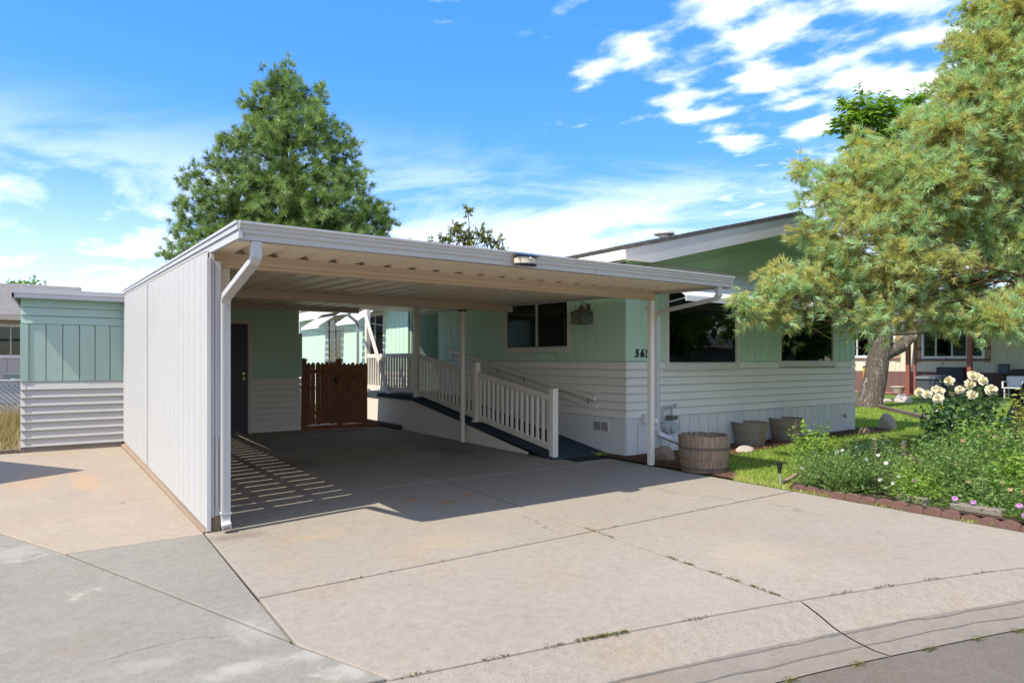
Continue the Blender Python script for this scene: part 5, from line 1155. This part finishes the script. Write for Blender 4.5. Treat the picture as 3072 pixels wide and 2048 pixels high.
# ================================================================== GRASS, MULCH CHIPS, JOINT WEEDS
def blades(name, P, H, W, t, mat, seed, lean=.5):
    r = np.random.default_rng(seed); N = len(P); a = r.random(N) * 6.283; s = np.stack([np.cos(a), np.sin(a), np.zeros(N)], 1) * (W * .5)[:, None]
    tip = P + np.stack([r.normal(size=N) * lean * H, r.normal(size=N) * lean * H, H], 1)
    V = np.stack([P - s, P + s, tip], 1).reshape(-1, 3); o = np_mesh(name, V, np.arange(3 * N).reshape(-1, 3), mat, None, np.repeat(t, 3)); return tag(o, kind='stuff')
r = np.random.default_rng(77)
N = 150000; X = DR + .02 + (r.random(N) ** 1.5) * 17; Y = 1.5 + r.random(N) * 11.5
ok = ~inside(MULCH, X, Y) & ~inside(BED, X, Y) & ~((X > HX0 - .05) & (X < HX1 + .05) & (Y > HY0 - .05)) & (np.hypot(X - 20.6, Y - 10.28) > .45)
X, Y = X[ok], Y[ok]; d = np.hypot(X, Y)
pat = np.sin(X * 1.9 + 1.3 * np.sin(Y * 1.4)) * np.cos(Y * 2.3 + X)
dry = np.exp(-((X - DR - .05) / .22) ** 2) * .45
tag(blades('grass', np.stack([X, Y, np.zeros(len(X))], 1), .028 + .03 * r.random(len(X)) + .008 * pat, .006 + .0007 * d, np.clip(.45 + .18 * pat + r.normal(size=len(X)) * .16 + dry, 0, 1), m_grass, 78), 'short green lawn grass between the bed and the home', 'grass')
N = 6000; X = DR + .03 + r.random(N) * 7.6; Y = 4.8 + r.random(N) * 2.3; ok = inside(MULCH, X, Y) & ~((X > HX0) & (Y > HY0 - .02)); X, Y = X[ok], Y[ok]; N = len(X)
V, F, tt = leaf_arrays(np.stack([X, Y, .026 + .012 * r.random(N)], 1), np.stack([r.normal(size=N), r.normal(size=N), r.normal(size=N) * .15], 1), unit(np.array([[0, 0, 1.0]]) + r.normal(size=(N, 3)) * .3), r.random(N), .04, .45, r, .1, 0)
m_chip = foliage('bark_chips', [(0, (.06, .03, .02)), (.5, (.16, .085, .05)), (1, (.28, .17, .11))], .9, .0)
tag(tag(np_mesh('mulch_chips', V, F, m_chip, None, tt), kind='stuff'), 'loose brown bark chips below the front wall', 'mulch')
# weeds and moss in the joints
m_moss = foliage('joint_moss', [(0, (.10, .085, .03)), (.5, (.13, .135, .035)), (1, (.20, .24, .06))], .9, .2)
PJ = []
def along(a, b, n, w): 
    f = r.random(n)[:, None]; p = np.array(a) * (1 - f) + np.array(b) * f; PJ.append(np.concatenate([p + r.normal(size=(n, 2)) * w, np.zeros((n, 1))], 1))
for (a, b, n) in (((1.1, 4.15), (3.7, 4.15), 60), ((3.8, 4.15), (6.6, 4.15), 90), ((cxj(4.3), 4.3), (cxj(3.9), 3.9), 60)): along(a, b, n, .006)
for x in (1.35, 1.75, 2.05, 2.28, 2.42, 2.95, 4.0, 4.35, 4.75, 5.2): along((x - .08, cy(x - .08)), (x + .08, cy(x + .08)), 120 if x in (2.28, 2.42) else 24, .007)
for y in (3.25, 3.1, 2.85, 2.70, 2.52, 2.38): along((cxj(y), y - .05), (cxj(y), y + .05), 40, .008)
for (x, o_) in ((3.0, .62), (3.45, .62), (3.95, .62), (4.3, .62), (4.6, .62), (4.9, .62), (2.6, .63), (5.2, .62)):
    i = int(np.argmin(abs(CV[:, 0] - x))); p = CV[i] + CN[i] * o_; q = CV[i + 1] + CN[i + 1] * o_; along(p - (q - p) * .3, p + (q - p) * 1.5, 60, .012); PJ[-1][:, 2] = ASPH_Z + .002
PJ = np.concatenate(PJ); tag(blades('joint_weeds', PJ, .005 + .006 * r.random(len(PJ)), np.full(len(PJ), .009), np.clip(r.normal(size=len(PJ)) * .25 + .2, 0, 1), m_moss, 79, 1.4), 'tiny weeds and moss growing in the concrete joints', 'weeds')
# dry weeds left of the shed
N = 5000; X = -4 + r.random(N) * 3.4; Y = 13.7 + r.random(N) * 6.5; h = .10 + .55 * r.random(N) * np.clip((Y - 14.0) / 3, .15, 1)
tag(blades('dry_weeds', np.stack([X, Y, np.full(N, -.06)], 1), h, np.full(N, .016), np.clip(.4 + r.normal(size=N) * .3, 0, 1), m_dry, 80, .25), 'dry yellow weeds left of the shed', 'weeds')
b = MB(); b.box(-4, -.56, 13.36, 13.46, -.10, .0); tag(b.build('timber_border', m_timber, None, bev=.01), 'low wooden board edging the weedy strip left of the shed', 'edging')

# ================================================================== LEFT NEIGHBOUR
ln = thing('neighbour_house', 'grey neighbouring house with sliding window behind the lattice fence at the left', 'house', (-2, 28, 0))
m_taupe = paint('taupe_siding', (.40, .36, .335), .7, .06, 2, None, .3, 40)
WN = Wall(-9, 28, 0)
b = MB(); b.box(-9, .2, 28.03, 34, 0, 2.95); b.build('wall', m_taupe, ln)
wn = (6.6, 8.3, 1.62, 2.62); vpanels(WN, ln, m_taupe, cuts(5.0, 9.2, .36, (wn[0] - .05, wn[1] + .05)), .75, 2.9, [(wn[0] - .05, wn[1] + .05, wn[2] - .05, wn[3] + .05)])
vpanels(WN, ln, paint('taupe_skirt', (.34, .30, .275), .7, .08), cuts(5.0, 9.2, .36), 0, .74, name='skirt_panel')
window(WN, ln, *wn, mull=(7.62,), fw=.06)
b = MB(); b.prism([(-9.4, 27.4, 2.85), (-9.4, 27.4, 2.98), (-9.4, 31, 4.35), (-9.4, 34.6, 2.98), (-9.4, 34.6, 2.85)], (10.1, 0, 0)); rf = b.build('roof', m_roof2, ln)
for k in range(16):
    y0 = 27.38 + k * .225; z0 = 2.985 + (y0 - 27.4) * .3806; b = MB(); b.hexa([(-9.4, y0, z0), (.7, y0, z0), (.7, y0 + .23, z0 + .0875), (-9.4, y0 + .23, z0 + .0875), (-9.4, y0, z0 + .03), (.7, y0, z0 + .03), (.7, y0 + .23, z0 + .095), (-9.4, y0 + .23, z0 + .095)]); b.build('shingle_course', m_roof2, rf)
b = MB(); b.box(-9.4, .7, 27.33, 27.4, 2.80, 2.99); b.build('fascia', paint('tan_fascia', (.42, .36, .28), .6), ln)
em = thing('electric_meter', 'round electric meter on a grey green box in front of the neighbouring house', 'meter', (-1.05, 22.5, 0))
b = MB(); b.box(-1.28, -.86, 22.5, 22.65, .55, 1.08); b.build('meter_box', paint('meter_box', (.16, .19, .17), .5), em, bev=.01)
b = MB(); b.box(-1.14, -1.06, 22.52, 22.6, 0, .55); b.build('pole', m_gm, em)
b = MB(); b.lathe([(0, .10), (.07, .09), (.09, .03), (.10, 0)], 20, (-1.06, 22.5, .86), 'y'); b.build('glass_dial', plain('dial', (.30, .32, .33), .15, .6), em, True)
lf = thing('lattice_fence', 'white diagonal lattice fence panel behind dry weeds at the left', 'fence', (-2, 20.4, 0))
m_lat = m_alu; LY_ = 20.4; lx0, lx1, lz0, lz1 = -4.2, -.1, .25, .98
for s in (1, -1):
    for k in range(-8, 46):
        x = lx0 + k * .115; p0, p1 = (x, lz0), (x + s * (lz1 - lz0), lz1)
        if min(p0[0], p1[0]) < lx0 - .01 or max(p0[0], p1[0]) > lx1 + .8: continue
        b = MB(); b.rtube([(p0[0], LY_ + .01 * s, p0[1]), (p1[0], LY_ + .01 * s, p1[1])], .012, .048, up=(0, 0, 1)); b.build('lattice_slat', m_lat, lf)
b = MB(); b.tube([(lx0 + (lx1 + .8 - lx0) * i / 10, LY_ - .03, lz1 + .02 + .05 * math.sin(i * .55 + 1.2)) for i in range(11)], .02, 6); b.build('top_rail', m_gm, lf)
b = MB(); b.box(lx0, lx1 + .8, LY_ - .02, LY_ + .02, lz0 - .06, lz0); b.build('bottom_rail', m_lat, lf)
nc = thing('neighbour_carport', 'flat carport roof of the next lot, out of view, shading the tan slab', 'carport', (-2.4, 10.6, 0))
b = MB(); b.prism([(-1.55, 10.30, 2.55), (-3.35, 9.0, 2.55), (-9, 9.0, 2.55), (-9, 12.9, 2.55), (-2.75, 12.4, 2.55)], (0, 0, .09)); b.build('roof', m_alu, nc)
for (x, y) in ((-3.0, 11.6), (-3.5, 9.4), (-8.5, 9.4), (-8.5, 12.4)): piece('post', m_alu, nc, (.08, .08, 2.62), (x, y, -.07))

# ================================================================== RIGHT NEIGHBOUR AND BACKGROUND
rn = thing('cream_house', 'cream mobile home with brown skirt and shutters beyond the lawn at the right', 'house', (31, 14, 0))
NX = 31.0; WC = Wall(NX, 24, -math.pi / 2); V_ = lambda y: 24 - y
m_creamw = paint('cream_siding', (.60, .565, .42), .6, .04, 1.5, (1, 1, .3), .2, 40); m_brown = paint('brown_skirt', (.17, .095, .075), .7, .1, 2)
b = MB(); b.box(NX + .03, NX + 8, 2, 24, 0, 3.3); b.build('wall', m_creamw, rn)
m_sgreen = m_creamw
wins = [(V_(13.05), V_(10.85), 1.62, 2.75), (V_(16.4), V_(14.3), 1.66, 2.75), (V_(7.6), V_(6.2), 1.62, 2.75)]
vpanels(WC, rn, m_creamw, cuts(0, 22, .40, sum([[q[0] - .07, q[1] + .07] for q in wins], [])), .96, 3.25, [(q[0] - .07, q[1] + .07, q[2] - .07, q[3] + .07) for q in wins], t=.02, gap=.005)
vpanels(WC, rn, m_brown, cuts(0, 22, .40), .02, .955, name='skirt_panel', t=.015, gap=.005)
m_wwh = paint('white_window_trim', (.72, .72, .70), .45, .03)
for q in wins:
    w_ = window(WC, rn, *q, mull=((q[0] * .5 + q[1] * .5), q[0] * .78 + q[1] * .22, q[0] * .25 + q[1] * .75), fw=.08, fm=m_wwh, sill=False, bars=.07)
    b = MB(); WC.box(b, q[0] - .3, q[1] + .3, .02, .06, q[2] - .19, q[2] - .095); b.build('sill', m_brown, rn)
    for u in (q[0] - .30, q[1] + .10):
        sh = MB(); WC.box(sh, u + .0, u + .05, .022, .05, q[2] - .25, q[3] + .2); WC.box(sh, u + .075, u + .125, .022, .05, q[2] - .25, q[3] + .2); WC.box(sh, u + .15, u + .2, .022, .05, q[2] - .25, q[3] + .2); sh.build('shutter', wood('shutter_wood', (.52, .36, .20), (.40, .26, .14)), rn)
        sb = MB(); WC.box(sb, u - .01, u + .21, .051, .07, q[2] + .28, q[2] + .40); sb.build('shutter_bar', m_brown, rn)
b = MB(); b.prism([(NX - .5, 1.6, 3.25), (NX - .5, 1.6, 3.42), (NX + 4, 1.6, 4.6), (NX + 8.5, 1.6, 3.42), (NX + 8.5, 1.6, 3.25)], (0, 22.8, 0)); b.build('roof', m_roof2, rn)
# porch of the cream house: roof, red posts, deck rail
m_red = paint('red_brown_post', (.27, .085, .055), .55, .08, 4)
po = thing('porch_roof', 'shading porch roof on red brown posts in front of the cream house', 'porch', (28.9, 11, 0))
b = MB(); b.box(28.0, NX - .02, 3.0, 11.3, 2.95, 3.08); b.box(28.0, NX - .02, 11.3, 13.35, 3.02, 3.10); b.build('roof', m_roof2, po)
for (x, y, w) in ((29.2, 12.85, .15), (29.2, 12.60, .09), (29.2, 10.6, .15), (28.6, 8.35, .14), (28.6, 7.95, .12)): piece('post', m_red, po, (w, w, 2.95), (x, y, .0))
for (y0, z0) in ((7.9, .9), (7.4, 1.25), (6.9, 1.6)): pass
b = MB(); b.rtube([(28.6, 8.0, 1.05), (28.4, 6.6, 1.95)], .05, .06); b.build('stair_rail', m_black, po)
for k in range(8): piece('baluster', m_red, po, (.03, .03, .85 + .03 * k), (28.6 - .02 * k, 7.85 - k * .17, .15 + .085 * k))
for k in range(3): piece('stair_tread', concrete('porch_step', (.42, .37, .33)), po, (1.0, .3, .14), (28.2, 7.6 - k * .3, .0 + k * .14))
ac = thing('air_conditioner', 'black louvred air conditioning unit beside the cream house', 'air conditioner', (29.9, 11.9, 0))
b = MB(); b.box(29.6, 30.4, 11.0, 12.0, .25, 1.18); b.build('casing', plain('ac_black', (.02, .021, .023), .5), ac, bev=.02)
for k in range(8): b = MB(); b.box(29.575, 29.599, 11.04, 11.96, .34 + k * .10, .375 + k * .10); b.build('louvre', plain('ac_louvre', (.05, .05, .052), .5) if k == 0 else bpy.data.materials['ac_louvre'], ac)
b = MB(); b.box(29.5, 30.5, 10.9, 12.1, .02, .25); b.build('pad', m_block, ac)
bn = thing('storage_bin', 'dark grey storage bin with a ridged lid below the air conditioner', 'bin', (28.6, 11.7, 0))
b = MB(); b.box(28.3, 28.9, 11.3, 12.2, .02, .72); b.build('bin_body', plain('bin_grey', (.06, .065, .068), .6), bn, bev=.02)
b = MB(); b.hexa([(28.25, 11.25, .72), (28.95, 11.25, .72), (28.95, 12.25, .72), (28.25, 12.25, .72), (28.3, 11.3, .82), (28.95, 11.3, .86), (28.95, 12.2, .86), (28.3, 12.2, .82)]); b.build('lid', plain('bin_lid', (.09, .095, .10), .6), bn)
gr = thing('grill', 'black covered grill behind the white patio chair', 'grill', (29.4, 8.9, 0))
b = MB(); b.box(29.2, 29.8, 8.55, 9.35, .02, .85); b.build('cabinet', m_black, gr, bev=.03)
b = MB(); b.prism([(29.15, 8.45, .86), (29.15, 9.45, .86), (29.15, 9.30, 1.12), (29.15, 8.60, 1.12)], (.7, 0, 0)); b.build('hood', m_black, gr)
b = MB(); b.box(29.6, 29.8, 9.9, 10.25, .9, 1.32); tag(b.build('utility_box', paint('utility_grey', (.10, .12, .15), .5), None, bev=.02), 'blue grey electrical box on the shaded wall of the cream house', 'utility box').location.x += 1.18
gr.location = (30.3, 9.15, 0)
ch = thing('patio_chair', 'white plastic patio chair seen behind the cream roses', 'chair', (27.6, 8.7, 0))
b = MB(); b.prism([(27.9, 8.42, .42), (27.9, 9.02, .42), (27.98, 9.08, .80), (28.02, 8.90, 1.05), (28.04, 8.72, 1.12), (28.02, 8.54, 1.05), (27.98, 8.36, .80)], (.035, 0, 0)); b.build('backrest', m_wwh, ch)
b = MB(); b.box(27.4, 27.92, 8.42, 9.02, .39, .425); b.build('seat', m_wwh, ch, bev=.01)
for (x, y) in ((27.43, 8.45), (27.43, 8.95), (27.86, 8.45), (27.86, 8.95)): piece('leg', m_wwh, ch, (.045, .045, .39), (x, y, .0))
for y in (8.38, 9.02): b = MB(); b.rtube([(27.95, y, .66), (27.42, y, .64), (27.42, y, .40)], .05, .03); b.build('armrest', m_wwh, ch)
ch.location = (27.6 + 2.1, 8.7 + .65, 0)
for (x, y, z, w) in ((24.2, 10.85, .0, (.42, .30, .30)), (23.6, 11.15, .0, (.30, .2, .15))):
    rock('boulder', 'large pale boulder on the shaded lawn behind the leaning tree' if w[0] > .4 else 'low flat pale boulder left of the larger boulder on the lawn', (x, y, z), w, m_rockp, int(w[0] * 100))
def hook(pts, label):
    m = MB(); m.tube(pts, .012, 6); tag(m.build('shepherd_hook', plain('hook_steel', (.16, .14, .12), .5), None, True), label, 'hook')
hook([(29.3, 14.0, 0), (29.3, 14.0, 1.55), (29.3, 14.08, 1.78), (29.3, 14.25, 1.86), (29.3, 14.42, 1.78), (29.3, 14.5, 1.62), (29.3, 14.6, 1.62)], 'thin curved garden hook standing left of the first red post')
hook([(30.2, 12.1, .9), (30.2, 12.0, 1.3), (30.2, 11.85, 1.60), (30.2, 11.95, 1.72), (30.2, 12.1, 1.72)], 'thin bent hook rising behind the air conditioner')
fd = thing('bird_feeder', 'yellow tube bird feeder hanging right of the leaning trunk', 'bird feeder', (26.5, 13.3, .9))
b = MB(); b.lathe([(0, .62), (.10, .60), (.10, .56)], 14, (26.5, 13.3, .62)); b.lathe([(.11, .12), (.11, .0), (0, -.0)], 14, (26.5, 13.3, .28)); b.build('cap', m_black, fd)
b = MB(); b.lathe([(.09, 0), (.09, .52)], 14, (26.5, 13.3, .66)); b.build('seed_tube', plain('yellow_seed', (.62, .34, .03), .4), fd, True)
b = MB(); b.lathe([(.06, 0), (.06, .36)], 14, (26.5, 13.3, .30)); b.build('tray', m_black, fd, True)
b = MB(); b.tube([(26.5, 13.3, 1.2), (26.5, 13.3, 1.62), (26.5, 13.38, 1.7)], .008, 5); b.build('hanger', m_gm, fd)
for (x, y, lb_) in ((29.6, 14.75, 'round white flower pot below the cream wall near the trunk'), (29.3, 13.35, 'tan flower pot half hidden by the first red post')):
    m = MB(); m.lathe([(0, 0), (.18, 0), (.27, .26), (.29, .26), (.29, .31), (.24, .31), (.24, .22), (0, .22)], 18, (x, y, .05)); tag(m.build('flower_pot', m_wwh if 'white' in lb_ else concrete('tan_pot', (.52, .42, .34)), None, True), lb_, 'pot')
gb = MB(); gb.add([(29.0, 11.9, .03), (30.98, 11.9, .03), (30.98, 17, .03), (29.0, 17, .03)], [(0, 1, 2, 3)]); struct(gb.build('red_gravel_bed', ground_mat('red_gravel', (.30, .12, .08), (.42, .20, .14), 12)))
bh = thing('birdhouse', 'small red birdhouse with pale roof beside the leaning trunk', 'birdhouse', (20.2, 10.75, 1.9))
b = MB(); b.box(20.1, 20.34, 10.62, 10.86, 1.72, 1.98); b.prism([(20.1, 10.62, 1.98), (20.1, 10.86, 1.98), (20.1, 10.74, 2.08)], (.24, 0, 0)); b.build('box', paint('birdhouse_red', (.45, .06, .07), .5), bh)
for s in (-1, 1):
    b = MB(); b.hexa([(20.06, 10.74, 2.085), (20.38, 10.74, 2.085), (20.38, 10.74 + s * .17, 1.955), (20.06, 10.74 + s * .17, 1.955), (20.06, 10.74, 2.105), (20.38, 10.74, 2.105), (20.38, 10.74 + s * .17, 1.975), (20.06, 10.74 + s * .17, 1.975)]); b.build('roof_board', paint('birdhouse_roof', (.35, .45, .52), .5), bh)
b = MB(); b.box(20.08, 20.36, 10.60, 10.88, 1.70, 1.72); b.tube([(20.34, 10.7, 1.85), (20.62, 10.5, 1.85)], .02, 6); b.build('base', m_brown, bh)
vf = thing('vinyl_fence', 'white vinyl panel fence between the home and the leaning trunk', 'fence', (23, 14.5, 0))
for k in range(7):
    y = 13.0 + k * .0; x = 19.6 + k * 1.2; fy = 15.4 - k * .1
    piece('fence_panel', m_wwh, vf, (1.16, .04, 1.45), (x, fy, .06)); piece('fence_post', m_wwh, vf, (.11, .11, 1.6), (x - .06, fy - .03, 0)); piece('fence_rail', m_wwh, vf, (1.16, .06, .12), (x, fy - .012, 1.44))
shrub('leafy_bush', 'dark leafy bush over the white fence beside the home', 'bush', (20.6, 16.6, 2.0), (1.5, 1.0, 1.5), 60, 18, .20, .6, m_leafS, 91, base=(20.6, 16.6, 0))
shrub('hedge_bush', 'leafy green bush behind the birdhouse', 'bush', (24.0, 17.0, 2.2), (1.6, 1.0, 1.6), 60, 18, .22, .6, m_leafS, 92, base=(24.0, 17.0, 0))

# ================================================================== ACROSS THE STREET (seen in the window glass)
for i, (x, y, h) in enumerate([(24, -9, 8), (31, -14, 9), (38, -9, 8), (45, -17, 10), (52, -8, 9), (20, -20, 9), (60, -14, 9)]):
    leaf_tree('street_tree', ['broad leafy tree across the street, nearest the bed', 'tall leafy tree across the street, second along', 'leafy tree across the street, third along', 'tall leafy tree across the street, fourth along', 'leafy tree across the street, fifth along', 'leafy tree across the street, directly behind the viewer', 'leafy tree across the street, last along'][i],
        [(x, y, -.1, .3), (x, y, 2, .25), (x + .2, y, h * .6, .12)], [], [(x + 2 * math.cos(a), y + 2 * math.sin(a), h * (.42 + .2 * (k % 3)), 2.1) for k, a in enumerate(np.arange(0, 6.2, .9))] + [(x, y, h * .8, 2.0)], 200 + i, 16, m_leafS, m_bark2, .55, .7)

ah = thing('added_house_across', 'unseen long brown house behind the viewer, added to block the horizon in window reflections', 'house', (35, -30, 0))  # added out of view to keep the bright low horizon out of window reflections
b = MB(); b.box(4, 75, -38, -30, -.1, 2.8); b.build('wall', paint('across_wall', (.20, .17, .14), .7), ah)
b = MB(); b.prism([(3.5, -29.4, 2.75), (3.5, -34, 4.6), (3.5, -38.6, 2.75)], (72, 0, 0)); b.build('roof', m_roof, ah)
